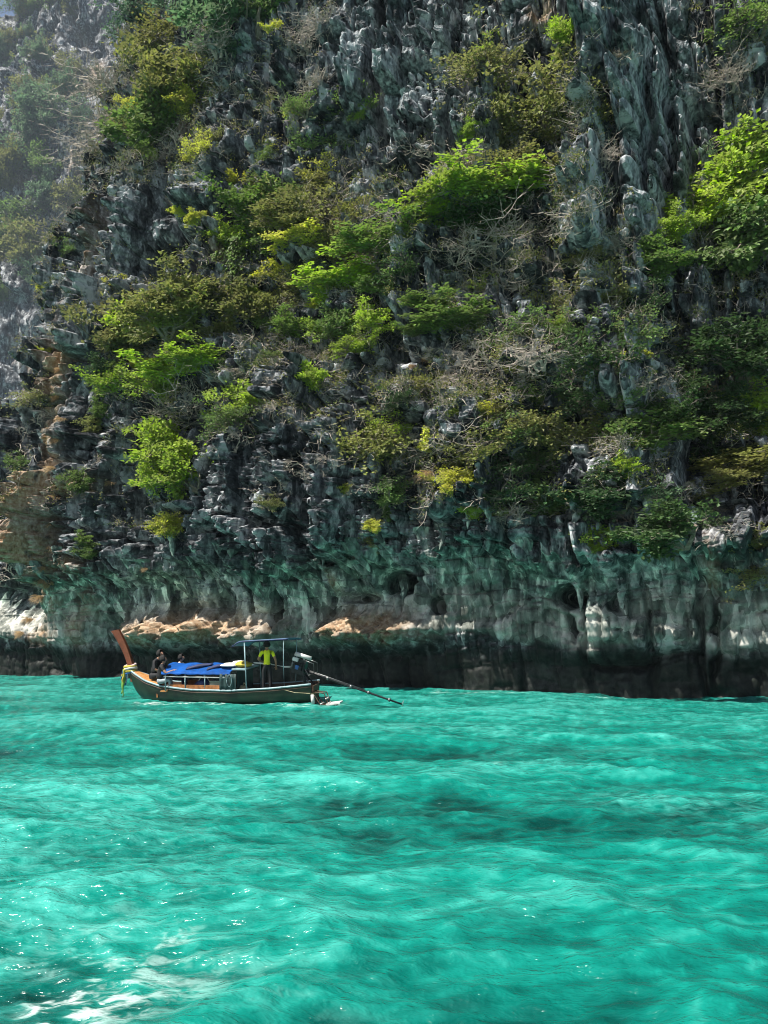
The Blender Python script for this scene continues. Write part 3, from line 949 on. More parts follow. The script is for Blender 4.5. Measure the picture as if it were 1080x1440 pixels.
HAND = '''
110 30 45 r B;150 60 40 r B;95 95 26 r B;205 20 40 s B;230 60 35 s O;340 30 42 r B;290 8 32 r B;228 95 18 s Y;240 130 40 r O;268 148 18 r Y;185 155 13 r Y;190 172 28 s O;
215 182 35 r G;125 180 18 s L;95 175 7 r L;270 210 20 s Y;300 202 22 s O;200 226 22 s G;60 250 42 r O;45 290 30 r O;60 215 30 s O;20 235 30 d B;15 275 26 r B;328 258 13 r Y;
250 296 12 r Y;272 302 12 r Y;45 150 12 s Y;375 20 28 r G;382 36 10 r Y;411 158 10 r Y;425 152 20 s G;490 155 28 s G;502 165 10 r L;375 215 9 r Y;376 226 14 s G;445 215 25 s G;
450 242 22 s Y;425 275 35 r O;370 292 40 r G;410 310 30 r O;640 282 46 u L;690 268 50 u L;740 262 36 u O;640 305 34 r G;700 300 40 r D;665 180 14 r L;675 102 40 s O;690 75 18 u L;
792 50 17 r L;790 78 11 r L;770 140 60 s O;735 172 52 s O;805 172 42 s O;730 250 30 r O;1062 30 36 s G;1050 285 46 d L;1068 222 36 d L;990 302 32 d L;952 322 26 d L;
1020 330 36 d G;985 220 15 s B;1066 345 40 d G;1000 262 24 d L;315 336 25 r L;346 345 36 r G;320 372 24 v G;170 398 10 r Y;270 428 58 r O;232 442 44 r O;250 446 14 r Y;190 470 40 r O;200 455 30 r L;
340 452 36 r O;356 410 13 r L;150 522 26 r D;166 540 28 r L;145 552 16 r G;195 510 12 r Y;248 522 40 u L;282 508 30 u L;230 546 20 r L;346 568 26 r L;330 585 30 s G;310 586 18 s L;
65 493 7 r Y;50 560 20 s O;145 580 18 r G;135 602 14 r O;242 640 38 r L;228 618 22 r L;262 670 30 r L;224 676 22 r L;6 420 22 s L;35 340 30 s O;35 380 22 s L;60 402 8 s Y;90 350 15 s G;
420 342 32 u Y;386 388 18 r Y;421 376 15 r Y;540 342 46 u G;490 402 36 u L;540 405 26 u G;440 472 26 r L;480 458 32 r G;520 452 28 r L;496 488 20 r L;370 442 20 r O;440 430 9 r Y;
600 430 26 u G;632 456 36 u G;590 462 20 u G;662 460 8 r L;440 530 19 r L;376 502 15 s G;680 400 16 s L;612 612 14 v Y;606 628 10 r Y;536 604 26 s L;520 628 46 s O;676 576 14 s Y;
692 612 32 s G;702 580 32 s O;640 580 9 r L;360 560 10 r L;915 370 28 r G;820 358 20 s O;850 420 42 s O;820 462 30 s G;790 455 10 r L;850 502 50 s D;980 548 20 s T;
932 590 40 r D;908 612 34 r G;1060 568 32 d L;1070 604 28 d L;1028 572 30 r D;740 600 42 s O;792 612 40 s O;850 622 30 s G;760 645 30 s G;720 520 9 r Y;1040 500 40 r D;245 740 19 r Y;
118 682 18 r G;117 758 14 r G;124 776 12 r G;30 650 16 s G;482 690 8 r Y;552 698 22 r G;545 722 16 r G;526 742 10 r Y;521 760 12 s O;622 670 19 r Y;640 682 18 r Y;690 690 40 s D;
670 716 13 r L;702 722 14 s L;380 708 14 s O;880 653 17 r L;770 700 36 r G;850 690 42 r D;832 764 20 r L;940 746 36 r D;1052 656 46 u O;1010 684 40 u O;1070 640 30 u O;980 642 36 r D;
1060 762 34 s O;1050 806 26 s O;930 690 20 s B;985 745 30 s D;1000 600 40 r D;960 540 30 s D;900 430 30 s D;560 380 30 s D;470 350 40 r O;450 300 40 s O;500 300 26 s O;400 460 26 r G;
400 420 30 r O;570 560 20 s D;600 540 24 s O;730 470 36 s G;760 430 30 s O;880 470 30 s G;750 560 30 s G;820 560 34 s D;870 560 26 s G;660 640 36 s O;720 660 34 s D;
'''
KEY = {'r': 'round', 'u': 'umbrella', 's': 'sparse', 'd': 'droop', 'v': 'vine'}
for e in HAND.replace('\n', '').split(';'):
    if e.strip():
        x, y, r, k, t = e.split()
        kind = KEY[k]
        add_plant(float(x), float(y), float(r), kind, t, {'umbrella': 0.45, 'round': 0.85, 'sparse': 0.9, 'droop': 0.9, 'vine': 1.2}[kind])
rg = random.Random(9)
DRY = '''110 140 46;142 120 46;72 150 40;152 178 40;62 128 34;130 212 42;90 220 34;170 110 34;300 60 30;320 100 30;460 275 30;700 105 40;640 100 28;760 292 44;820 300 34;868 88 25;1000 30 46;
1050 74 42;1020 110 34;300 410 32;440 352 36;470 315 34;260 572 48;232 592 36;340 540 40;60 590 30;20 628 30;320 620 30;560 482 28;430 502 26;640 540 34;870 340 28;800 370 28;760 500 34;
900 542 28;700 500 40;660 500 30;740 540 34;1030 752 28;375 690 28;520 690 22;20 800 26;300 470 26;210 560 26;400 280 30;420 300 30;500 240 26;690 340 44;740 340 40;640 350 34;780 330 36;
830 440 26;700 630 40;750 620 36;640 620 34;580 620 34;540 660 30;820 600 30;450 650 34;410 660 28;800 650 30;960 560 26;930 540 24;610 500 26;560 300 32;520 320 30;230 210 30;180 240 28;
60 310 28;30 360 24;95 300 24;350 480 24;380 540 26;720 400 34;670 420 26;860 640 30;1000 720 30;880 720 24;600 210 24;840 220 24;720 720 26;960 690 26;330 130 24;390 130 24;440 120 24;420 60 30;450 30 26'''
for e in DRY.replace('\n', '').split(';'):
    x, y, r = map(float, e.split())
    add_plant(x, y, r, 'dry', 'T', 0.85)
for x, y, r in ((84, 520, 11), (80, 560, 11), (76, 620, 12), (72, 660, 12), (68, 740, 13), (52, 840, 14), (40, 870, 12), (600, 664, 18), (588, 672, 14), (600, 506, 14), (580, 515, 10), (60, 800, 14), (70, 770, 12), (75, 700, 10), (85, 590, 9), (60, 815, 14), (140, 690, 12), (150, 680, 10), (92, 545, 9), (870, 80, 12), (232, 125, 12), (225, 140, 14), (205, 800, 8), (30, 890, 12), (72, 820, 14)):
    add_plant(x, y, r, 'grass', 'T', 0.9)
# the thin sapling with a flat yellow crown on a bare stem
a = anchor(917, 575)
if a:
    s_, o_, z_, dep_ = a
    sap = bpy.data.objects.new('sapling', None); COL.objects.link(sap)
    sap.location = wall_to_world(s_, o_ + 0.1, z_); sap.rotation_euler = (0, 0, WROT)
    m = Mesh(); k = dep_ / 1040
    m.tube([(0, 0.3, -0.3), (0.02, -0.15, 0.1), (0.04, -0.22, 30 * k), (-0.02, -0.25, 62 * k), (-8 * k, -0.3, 74 * k)], [0.035, 0.03, 0.026, 0.02, 0.012], 6)
    link('stem', m.mesh('sapling_stem', TWIG), sap)
    w, l, zc, yc = PROTO['umbrella'][0]
    for dx, dz, sc, tn in ((-14 * k, 70 * k, 18 * k, 'Y'), (4 * k, 48 * k, 7 * k, 'L')):
        c = link('crown', l, sap); c.location = (dx, -0.1, dz); c.scale = (sc, sc, sc * 0.45); c.color = (*TINT[tn], 1)
    tag(sap, 'thin sapling with flat yellow crown on a tall bare stem', 'sapling')
# tell look-alikes of one spot apart by their height on the rock
by_label = {}
for o in COL.objects:
    if o.parent is None and 'group' in o and o.type == 'EMPTY':
        by_label.setdefault(o['label'], []).append(o)
RANK = ['second', 'third', 'fourth', 'fifth', 'sixth', 'seventh', 'eighth', 'ninth', 'tenth']
for lab, os_ in by_label.items():
    if len(os_) > 1:
        os_.sort(key=lambda q: -q.location.z)
        for i, q in enumerate(os_):
            q['label'] = lab + (', highest there' if i == 0 else ', lowest there' if i == len(os_) - 1 else ', %s highest' % RANK[i - 1])
print('plants', placed)

# shrubs on the far cliff
rr = np.random.default_rng(4); rg = random.Random(14)
fm = np.array(Matrix.Translation(far_cliff.location) @ Matrix.Rotation(R(-8), 4, 'Z') @ Matrix.Scale(3, 4))
fw = np.stack([FS, -FO, FZ, np.ones_like(FS)], -1).reshape(-1, 4) @ fm.T
fdep = fw[:, 1] * math.cos(PITCH) + (fw[:, 2] - CAM_H) * math.sin(PITCH)
fx_ = 540 + 1040 * fw[:, 0] / fdep; fy_ = 720 - 1040 * ((fw[:, 2] - CAM_H) * math.cos(PITCH) - fw[:, 1] * math.sin(PITCH)) / fdep
seen = np.where((fx_ > -15) & (fx_ < 110) & (fy_ > 5) & (fy_ < 480))[0]
for q in range(60):
    i, j = np.unravel_index(seen[rr.integers(len(seen))], FS.shape)
    sh = bpy.data.objects.new('far_shrub', None); COL.objects.link(sh)
    sh.location = Matrix([list(r_) for r_ in fm]) @ Vector((FS[i, j], -FO[i, j], FZ[i, j] - 1.0)); sh.rotation_euler = (0, 0, R(-8) + rg.uniform(-.5, .5))
    k = rg.uniform(6.0, 14.0); sh.scale = (k, k, k)
    w, l, zc, yc = rg.choice(PROTO['round'] if q % 3 else PROTO['sparse'])
    link('branches', w, sh); c = link('crown', l, sh); c.color = (*TINT[rg.choice('BOOG')], 1)
    tag(sh, 'hazy shrub growing on the far cliff', 'shrub', 'shrubs on the far cliff')

# ------------------------------------------------------------------ undergrowth: what nobody could count
def build_undergrowth():
    r = np.random.default_rng(21); rg = random.Random(22)
    px, py = _PX, _PY
    def el(x, y, a, b): return np.exp(-((px - x) / a) ** 2 - ((py - y) / b) ** 2)
    dens = 0.15 + el(170, 130, 160, 130) + el(420, 380, 130, 130) + el(240, 500, 120, 90) + el(740, 320, 170, 140) + el(770, 180, 90, 80) + el(720, 600, 200, 120) + el(1000, 640, 120, 120) + el(1040, 300, 80, 80) + el(560, 480, 120, 100) + el(30, 300, 60, 160) + 0.6 * el(1050, 60, 70, 90)
    dens = dens - 0.9 * el(560, 110, 90, 90) - 0.8 * el(920, 170, 70, 150) - 0.8 * el(400, 690, 120, 80) - 0.6 * el(250, 310, 90, 50) - 0.5 * el(110, 520, 40, 120)
    dens = np.clip(dens, 0, 1) * (py < 745) * (py > -40) * (px > -20) * (px < 1110) * (CZ.ravel() > 7.3)
    # ledges hold soil: favour places where the face lies back
    sl = np.zeros_like(CO); sl[1:-1] = (CO[:-2] - CO[2:])
    patch = fbm(CS * 0.35, CZ * 0.5, 4).ravel()
    w = dens * np.clip(0.15 + 4 * sl.ravel(), 0.05, 1.5) * np.clip(patch * 2.2 + 0.35, 0, 1.2)
    w = w / w.sum()
    idx = r.choice(len(w), 24000, p=w)
    lv, tw = Mesh(), Mesh()
    S_, O_, Z_ = CS.ravel(), CO.ravel(), CZ.ravel()
    for i in idx:
        p = Vector((S_[i], -O_[i], Z_[i]))
        if rg.random() < 0.42:
            for q in range(2):
                d = Vector((rg.gauss(0, 1), -0.7, rg.gauss(.2, .8))).normalized(); a = p.copy(); pts = [a - d * 0.05]
                L = rg.uniform(0.3, 0.9)
                for j in range(4):
                    d = (d + rvec(rg, .33)).normalized(); a = a + d * L / 4; pts.append(a)
                tw.tube(pts, [0.018, 0.015, 0.012, 0.009, 0.004], 3)
                tw.tube([pts[2], pts[2] + rvec(rg, .2), pts[2] + rvec(rg, .3)], [0.01, 0.008, 0.003], 3)
        else:
            c = rg.random(); rad = rg.uniform(.10, .26)
            for q in range(rg.randint(10, 20)):
                d = Vector((rg.gauss(0, 1), rg.gauss(-.5, .7), rg.gauss(.2, .7)))
                lv.leaf(p + rvec(rg, rad) + Vector((0, -0.1, 0.05)), d, Vector((rg.gauss(0, .4), -0.4, 1)), rg.uniform(.08, .17), 0.034, min(1, max(0, c + rg.gauss(0, .15))))
    t = NT('undergrowth_leaves')
    var = t.attr('var')
    c = t.ramp(var, [(0.0, (0.03, 0.06, 0.02)), (0.4, (0.08, 0.115, 0.03)), (0.7, (0.17, 0.19, 0.045)), (1.0, (0.24, 0.21, 0.09))])
    p = t.n('BsdfPrincipled', {'Base Color': c, 'Roughness': 0.6, 'Specular IOR Level': 0.2})
    tr = t.n('BsdfTranslucent', {'Color': c})
    mx = t.n('MixShader', {0: 0.35, 1: p.outputs[0], 2: tr.outputs[0]})
    a = link('undergrowth', lv.mesh('undergrowth', t.surf(mx.outputs[0]), var=True))
    b = link('dry_tangle', tw.mesh('dry_tangle', TWIG))
    for o, lab in ((a, 'small leafy undergrowth covering the cliff ledges'), (b, 'dry grey twigs tangled over the cliff ledges')):
        o.location = (P0[0], P0[1], 0); o.rotation_euler = (0, 0, WROT)
        tag(o, lab, 'undergrowth', None, 'stuff')


build_undergrowth()

# ------------------------------------------------------------------ long-tail boat
BOAT_M = Matrix.Translation((-5.95, 27.25, 0.06)) @ Matrix.Rotation(R(167.7), 4, 'Z') @ Matrix.Rotation(R(-4.5), 4, 'X')
M_HULL = simple_mat('dark_green_hull_paint', (0.013, 0.032, 0.016), 0.45, var=0.55, scale=2.2)
M_WOOD = simple_mat('varnished_wood', (0.42, 0.16, 0.05), 0.35, var=0.35, scale=7)
M_DECK = simple_mat('orange_deck_wood', (0.58, 0.27, 0.09), 0.4, var=0.25, scale=9)
M_DARKWOOD = simple_mat('dark_oiled_wood', (0.09, 0.05, 0.03), 0.6, var=0.4, scale=8)
M_TRIM = simple_mat('pale_blue_trim', (0.30, 0.44, 0.48), 0.5, var=0.3, scale=5)
M_WHITE = simple_mat('white_paint', (0.75, 0.75, 0.72), 0.5, var=0.12, scale=10)
M_TARP = simple_mat('blue_tarpaulin', (0.004, 0.085, 0.36), 0.7, var=0.3, scale=3, bump=0.4, spec=0.12)
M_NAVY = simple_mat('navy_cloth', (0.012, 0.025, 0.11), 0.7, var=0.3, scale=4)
M_CURT = simple_mat('dark_green_curtain', (0.015, 0.05, 0.05), 0.7, var=0.4, scale=5, bump=0.5)
M_ROOF = simple_mat('pale_blue_roof', (0.05, 0.14, 0.27), 0.6, var=0.3, scale=4)
M_STEEL = simple_mat('worn_steel', (0.30, 0.31, 0.31), 0.4, 0.8, var=0.3, scale=12)
M_IRON = simple_mat('black_engine_iron', (0.025, 0.027, 0.03), 0.45, 0.3, var=0.5, scale=14)
M_ROPE = simple_mat('pale_rope', (0.52, 0.45, 0.28), 0.9, var=0.25, scale=30)
M_YEL = simple_mat('yellow_cloth', (0.55, 0.44, 0.05), 0.75, var=0.2, scale=8)
M_SHIRT = simple_mat('neon_yellow_shirt', (0.95, 0.98, 0.02), 0.8, var=0.1, scale=6)
M_BLACK = simple_mat('black_clothes', (0.012, 0.013, 0.016), 0.8, var=0.3, scale=6)
M_SKIN = simple_mat('skin', (0.42, 0.22, 0.14), 0.55, var=0.1, scale=8)
M_HAIR = simple_mat('black_hair', (0.012, 0.010, 0.009), 0.85, var=0.3, scale=20)
M_JEAN = simple_mat('pale_denim', (0.36, 0.42, 0.46), 0.85, var=0.2, scale=9)
M_PINK = simple_mat('pale_pink_shirt', (0.80, 0.62, 0.60), 0.8, var=0.1, scale=6)
M_GREEN = simple_mat('green_ribbon', (0.16, 0.32, 0.04), 0.7, var=0.2, scale=9)
M_BLUE = simple_mat('blue_ribbon', (0.05, 0.18, 0.50), 0.7, var=0.2, scale=9)
M_BOX = simple_mat('grey_box', (0.22, 0.24, 0.20), 0.6, var=0.2, scale=6)

boat = bpy.data.objects.new('longtail_boat', None)
COL.objects.link(boat)
boat.matrix_world = BOAT_M
tag(boat, 'wooden long-tail boat with blue tarpaulin and tall prow on the water', 'boat')


def part(name, m, mat, parent=None, smooth=False):
    return link(name, m.mesh(name, mat, smooth), boat if parent is None else parent)


def half_beam(t): return float(np.interp(t, [0, .15, .4, .65, .85, .95, 1], [.5, .64, .78, .74, .46, .20, .05]))
def sheer(t): return float(np.interp(t, [0, .08, .2, .4, .6, .78, .88, .95, 1], [.68, .62, .54, .46, .47, .56, .73, .93, 1.13]))
def keel(t): return float(np.interp(t, [0, .1, .5, .8, .9, .96, 1], [-.12, -.25, -.3, -.26, -.12, .32, .92]))
def bx(t): return -3.65 + 7.2 * t
TS = [i / 60 for i in range(61)]


def section(t, inset=0.0):
    b, zs, zk = max(0.02, half_beam(t) - inset), sheer(t) - 0.0, keel(t) + inset
    row = []
    for j in range(-9, 10):
        u = 1 - abs(j) / 9
        y = b * (1 - u ** 2.5) * (1 if j > 0 else -1)
        z = zs + (zk - zs) * u ** 0.85
        # lapped strakes: small steps down the side
        y *= 1 - 0.012 * ((u * 6) % 1)
        row.append((bx(t), y, z))
    return row


m = Mesh(); m.grid([section(t) for t in TS])
part('hull', m, M_HULL, smooth=True)
m = Mesh(); m.grid([[(x, y, z + 0.015) for x, y, z in section(t, 0.05)] for t in TS])
part('hull_lining', m, M_DARKWOOD, smooth=True)
m = Mesh(); r = section(0); m.v = [Vector((x - 0.004, y, z)) for x, y, z in r]; m.var = [0.5] * len(r); m.f = [tuple(range(len(r)))]
m2 = Mesh(); m2.box((-3.66, 0, 0.3), (0.05, 0.66, 0.62))
part('transom', m2, M_DARKWOOD)
for sg in (1, -1):
    m = Mesh()
    m.tube([(bx(t), sg * (half_beam(t) + 0.012), sheer(t) + 0.012) for t in TS], 0.034, 6)
    g = part('gunwale', m, M_TRIM, smooth=True)
    m = Mesh()
    m.tube([(bx(t), sg * (half_beam(t) * 0.995 + 0.012), sheer(t) - 0.075) for t in TS], 0.018, 5)
    part('rubbing_strip', m, M_DARKWOOD, g, True)
# foredeck planks, cambered, rising to the bow
for k in range(6):
    rows = []
    for i in range(22):
        t = 0.80 + 0.185 * i / 21
        w = half_beam(t) * 0.95
        y0, y1 = -w + 2 * w * k / 6 + 0.006, -w + 2 * w * (k + 1) / 6 - 0.006
        zz = lambda y: sheer(t) - 0.02 + 0.10 * (1 - (y / w) ** 2) + 0.06 * (1 - i / 21)
        rows.append([(bx(t), y0, zz(y0) - 0.03), (bx(t), y0, zz(y0)), (bx(t), y1, zz(y1)), (bx(t), y1, zz(y1) - 0.03)])
    m = Mesh(); m.grid(rows); m.quad(*rows[0])
    part('deck_plank', m, M_DECK)
m = Mesh(); m.box((bx(0.80), 0, 0.36), (0.04, 1.0, 0.42)); part('bulkhead', m, M_WOOD)
# tall prow post
rows = []
for i in range(15):
    k = i / 14
    x = 3.34 + 0.22 * k + 0.58 * k * k; z = 0.62 + 1.86 * k
    w = 0.09 + 0.03 * k + 0.05 * k ** 3; th = 0.085 - 0.02 * k
    rows.append([(x - w, -th, z + 0.06), (x + w * 0.8, -th, z), (x + w * 0.8, th, z), (x - w, th, z + 0.06), (x - w, -th, z + 0.06)])
m = Mesh(); m.grid(rows); m.quad(*rows[-1][:4]); m.quad(*reversed(rows[0][:4]))
post = part('prow_post', m, simple_mat('red_brown_prow', (0.20, 0.055, 0.022), 0.4, var=0.3, scale=5))
m = Mesh()
m.grid([[(r_[1][0] + 0.002, r_[1][1] - 0.006, r_[1][2]), (r_[1][0] + 0.055, 0, r_[1][2]), (r_[2][0] + 0.002, r_[2][1] + 0.006, r_[2][2])] for r_ in rows])
part('prow_edge', m, M_TRIM, post)
# inside: floor, benches
m = Mesh(); m.grid([[(bx(t), -half_beam(t) * 0.8, 0.12), (bx(t), half_beam(t) * 0.8, 0.12)] for t in TS[3:49]]); part('floor_board', m, M_DARKWOOD)
for x in (1.75, 0.5, -0.75):
    m = Mesh(); m.box((x, 0, 0.40), (0.26, 1.38, 0.04)); part('thwart', m, M_DECK)
for sg in (1, -1):
    m = Mesh(); m.grid([[(x, sg * (half_beam((x + 3.65) / 7.2) - 0.02), z) for z in (0.46, 0.64)] + [(x, sg * (half_beam((x + 3.65) / 7.2) - 0.06), 0.64), (x, sg * (half_beam((x + 3.65) / 7.2) - 0.06), 0.46)] for x in np.linspace(-0.5, 1.55, 12)])
    part('side_plank', m, M_WOOD)
m = Mesh(); m.box((-2.2, 0, 0.33), (2.3, 1.0, 0.04)); part('aft_deck', m, M_DARKWOOD)
# low frame and tarpaulin amidships
def arch(y): return 1.35 - 0.30 * abs(y / 0.76) ** 1.3
for sg in (1, -1):
    m = Mesh(); m.tube([(1.72, sg * 0.74, 0.93), (-0.62, sg * 0.76, 0.91)], 0.022, 6); part('frame_rail', m, M_WHITE, None, True)
    for x in (1.66, 0.9, 0.15, -0.56):
        m = Mesh(); m.tube([(x, sg * 0.72, 0.42), (x, sg * 0.75, 1.02)], 0.02, 6); part('frame_post', m, M_TRIM, None, True)
rg = random.Random(3)
rows = []
for i in range(40):
    x = 1.80 - 2.62 * i / 39
    rows.append([(x + 0.03 * math.sin(j * 1.1), 0.8 * (j - 10) / 10, arch(0.76 * (j - 10) / 10) + 0.005 * math.sin(i * 0.9 + j * 0.5) + 0.012 * perlin(i * 0.3, j * 0.4) - 0.05 * math.sin(i / 39 * math.pi * 3) ** 2 * (1 - abs(j - 10) / 10)
                  - (0.03 + 0.012 * math.sin(i * 0.8) if j in (0, 20) else 0)) for j in range(21)])
m = Mesh(); m.grid(rows)
tarp = part('tarpaulin', m, M_TARP, smooth=True)
tarp.modifiers.new('thick', 'SOLIDIFY').thickness = 0.012
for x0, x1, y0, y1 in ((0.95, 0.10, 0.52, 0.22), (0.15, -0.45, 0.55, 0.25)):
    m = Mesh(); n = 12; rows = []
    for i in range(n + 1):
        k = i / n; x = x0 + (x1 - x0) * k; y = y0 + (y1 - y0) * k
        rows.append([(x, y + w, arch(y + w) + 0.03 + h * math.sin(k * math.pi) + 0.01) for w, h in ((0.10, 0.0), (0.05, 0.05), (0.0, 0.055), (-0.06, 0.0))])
    m.grid(rows); f = part('tarpaulin_fold', m, M_NAVY, tarp, True); f.modifiers.new('thick', 'SOLIDIFY').thickness = 0.01  # navy puts the shadow of the fold into its colour
m = Mesh(); rows = []
for i in range(16):
    x = -0.42 - 0.62 * i / 15
    rows.append([(x, 0.775 + 0.03 * math.sin(i * 1.3), z) for z in (0.45, 0.65, 0.85, 1.04)])
m.grid(rows); c = part('curtain', m, M_CURT, smooth=True); c.modifiers.new('thick', 'SOLIDIFY').thickness = 0.01
m = Mesh(); m.grid([[(-1.04, -0.74 + 1.48 * j / 8, z) for j in range(9)] for z in (0.4, 0.7, 1.0, 1.18)]); part('end_curtain', m, M_CURT)
m = Mesh(); a = [(-0.80 + 0.09 * math.cos(q * 0.4), 0.83, 0.82 + 0.2 * math.sin(q * 0.4)) for q in range(17)]; m.tube(a, 0.011, 5); part('rope_loop', m, M_TRIM, None, True)
# stern roof
rows = []
for i in range(21):
    k = i / 20; x = -0.86 - 2.05 * k
    z = 2.10 + 0.11 * k - 0.16 * max(0, 1 - k * 7) ** 1.5
    rows.append([(x, -0.72 + 1.44 * j / 10, z + 0.02 * (1 - ((j - 5) / 5) ** 2) + 0.075 * (-0.72 + 1.44 * j / 10)) for j in range(11)])
m = Mesh(); m.grid(rows); roof = part('stern_roof', m, M_ROOF, smooth=True); roof.modifiers.new('thick', 'SOLIDIFY').thickness = 0.03
m = Mesh(); m.tube([rows[0][j] for j in range(11)], 0.022, 5); part('roof_bow', m, M_NAVY, roof, True)
for sg in (1, -1):
    m = Mesh(); m.tube([(r_[10 if sg > 0 else 0][0], sg * 0.72, r_[10 if sg > 0 else 0][2] - 0.03) for r_ in rows], 0.02, 5); part('roof_rail', m, M_NAVY, roof, True)
    for xb, xt in ((-1.38, -1.30), (-2.72, -2.74)):
        t = (xb + 3.65) / 7.2; zt = 2.10 + 0.11 * (-0.86 - xt) / 2.05 + sg * 0.05
        m = Mesh(); m.tube([(xb, sg * (half_beam(t) - 0.06), 0.38), ((xb + xt) / 2, sg * 0.68, 1.3), (xt, sg * 0.70, zt)], 0.024 if xb > -2 else 0.016, 6); part('roof_post', m, M_TRIM, None, True)
# engine on its mount, tiller, tail shaft
m = Mesh(); m.tube([(-3.28, 0, 0.3), (-3.26, 0, 1.0)], [0.07, 0.05], 8); m.box((-3.28, 0, 0.62), (0.16, 0.5, 0.08)); m.tube([(-3.55, 0.25, 0.6), (-3.28, 0.03, 0.95)], 0.025, 5); m.tube([(-3.55, -0.25, 0.6), (-3.28, -0.03, 0.95)], 0.025, 5)
part('engine_mount', m, M_IRON)
sl = Matrix.Rotation(R(-16), 3, 'Y')
def eng(p): q = sl @ Vector(p); return (q.x - 3.08, q.y, q.z + 1.22)
m = Mesh()
m.box(eng((0, 0, 0)), (0.46, 0.34, 0.30), sl); m.box(eng((-0.05, 0, 0.2)), (0.34, 0.24, 0.14), sl); m.box(eng((0.0, 0.2, -0.02)), (0.3, 0.1, 0.16), sl); m.box(eng((-0.02, 0, -0.2)), (0.5, 0.2, 0.1), sl)
for k in range(5): m.box(eng((-0.2 + 0.09 * k, 0.185, 0.05)), (0.03, 0.06, 0.2), sl)
engine = part('engine', m, M_IRON)
m = Mesh(); m.tube([eng((0.26, 0.05, 0.40)), eng((-0.34, 0.05, 0.40))], 0.075, 12); m.tube([eng((-0.1, 0.05, 0.4)), eng((-0.1, 0.03, 0.2))], 0.03, 6); part('muffler', m, M_WHITE, engine, True)
m = Mesh(); m.tube([eng((0.27, 0, 0.02)), eng((0.20, 0, 0.02))], 0.19, 16); part('flywheel', m, M_STEEL, engine, True)
m = Mesh(); m.box(eng((0.16, 0.16, 0.24)), (0.2, 0.14, 0.12), sl); part('air_filter', m, M_WHITE, engine)
m = Mesh(); m.box(eng((0.02, 0.24, 0.0)), (0.12, 0.04, 0.14), sl); part('blue_cover', m, M_BLUE, engine)
for sg in (1, -1):
    m = Mesh(); m.tube([eng((-0.22, sg * 0.2, 0.30)), eng((-0.52, sg * 0.2, 0.28)), eng((-0.62, sg * 0.2, -0.02)), eng((-0.44, sg * 0.16, -0.16)), eng((-0.26, sg * 0.2, 0.02))], 0.017, 6); part('guard_bar', m, M_STEEL, engine, True)
m = Mesh(); m.tube([eng((0.2, 0.02, -0.06)), (-2.55, 0.06, 1.22), (-2.05, 0.16, 1.32), (-1.45, 0.2, 1.37)], [0.03, 0.028, 0.028, 0.026], 8); part('tiller', m, M_WHITE, None, True)
m = Mesh(); A, B = Vector((-3.25, 0, 1.10)), Vector((-6.85, -0.22, -0.10))
m.tube([A.lerp(B, q) for q in (0, .2, .4, .6, .8, .95)], [0.055, 0.045, 0.04, 0.036, 0.032, 0.028], 8)
shaft = part('tail_shaft', m, M_IRON, None, True)
m = Mesh(); m.tube([A.lerp(B, q) + Vector((0, 0.02, 0.055)) for q in (0.04, .3, .6)], 0.014, 5); part('stay_rod', m, M_STEEL, shaft, True)
for q in (0.22, 0.45, 0.62, 0.82):
    m = Mesh(); m.tube([A.lerp(B, q), A.lerp(B, q + 0.02)], 0.062, 8); part('shaft_collar', m, M_STEEL, shaft, True)
m = Mesh()
for k in range(3):
    a = k * 2.094; d = Vector((0, math.cos(a), math.sin(a)))
    m.leaf(A.lerp(B, 0.96), d, Vector((0.6, 0.2, 0.5)), 0.17, 0.05, 0.5)
part('propeller', m, M_STEEL, shaft)
# stern line and boarding ladder
m = Mesh(); m.tube([(-2.75, 0.62, 0.50), (-3.1, 0.62, 0.42), (-3.55, 0.5, 0.38), (-4.0, 0.25, 0.38)], 0.014, 5); part('stern_line', m, M_ROPE, None, True)
m = Mesh()
for sg in (0.12, 0.42):
    m.tube([(-3.66, sg, 0.42), (-4.1, sg, 0.38), (-4.22, sg, 0.05), (-4.5, sg, -0.02)], 0.022, 6)
    m.tube([(-3.7, sg, 0.36), (-3.95, sg, 0.0), (-4.4, sg, -0.03)], 0.018, 6)
ladder = part('boarding_ladder', m, M_DARKWOOD, None, True)
for x, z in ((-3.98, 0.02), (-4.16, 0.2), (-4.24, 0.05), (-4.5, -0.01)):
    m = Mesh(); m.tube([(x, 0.10, z), (x, 0.44, z)], 0.026, 6); part('rung', m, M_WHITE, ladder, True)
m = Mesh(); m.box((-4.42, 0.27, 0.04), (0.5, 0.42, 0.05), Matrix.Rotation(R(8), 3, 'Y')); part('step', m, M_WHITE, ladder)
m = Mesh(); m.tube([(-3.70, 0.5, 0.34), (-3.72, 0.5, 0.04)], [0.06, 0.07], 8); part('fender', m, M_WHITE, ladder, True)
for v in (part,):
    pass

# ------------------------------------------------------------------ things aboard
def aboard(name, label, cat, group=None):
    o = bpy.data.objects.new(name, None); COL.objects.link(o); o.matrix_world = BOAT_M
    return tag(o, label, cat, group)


def crumple(c, size, seed, n=10):
    rows = []
    for i in range(n + 1):
        th = math.pi * i / n
        rows.append([(c[0] + size[0] * math.sin(th) * math.cos(ph) * (1 + .35 * perlin(seed + 2 * math.cos(ph), i * .5)), c[1] + size[1] * math.sin(th) * math.sin(ph) * (1 + .35 * perlin(seed + 2 * math.sin(ph), i * .4 + 5)),
                      c[2] + size[2] * math.cos(th) * (1 + .5 * perlin(seed + i * .7, 3 * math.cos(ph)))) for ph in [2 * math.pi * j / 16 for j in range(17)]])
    m = Mesh(); m.grid(rows)
    return m


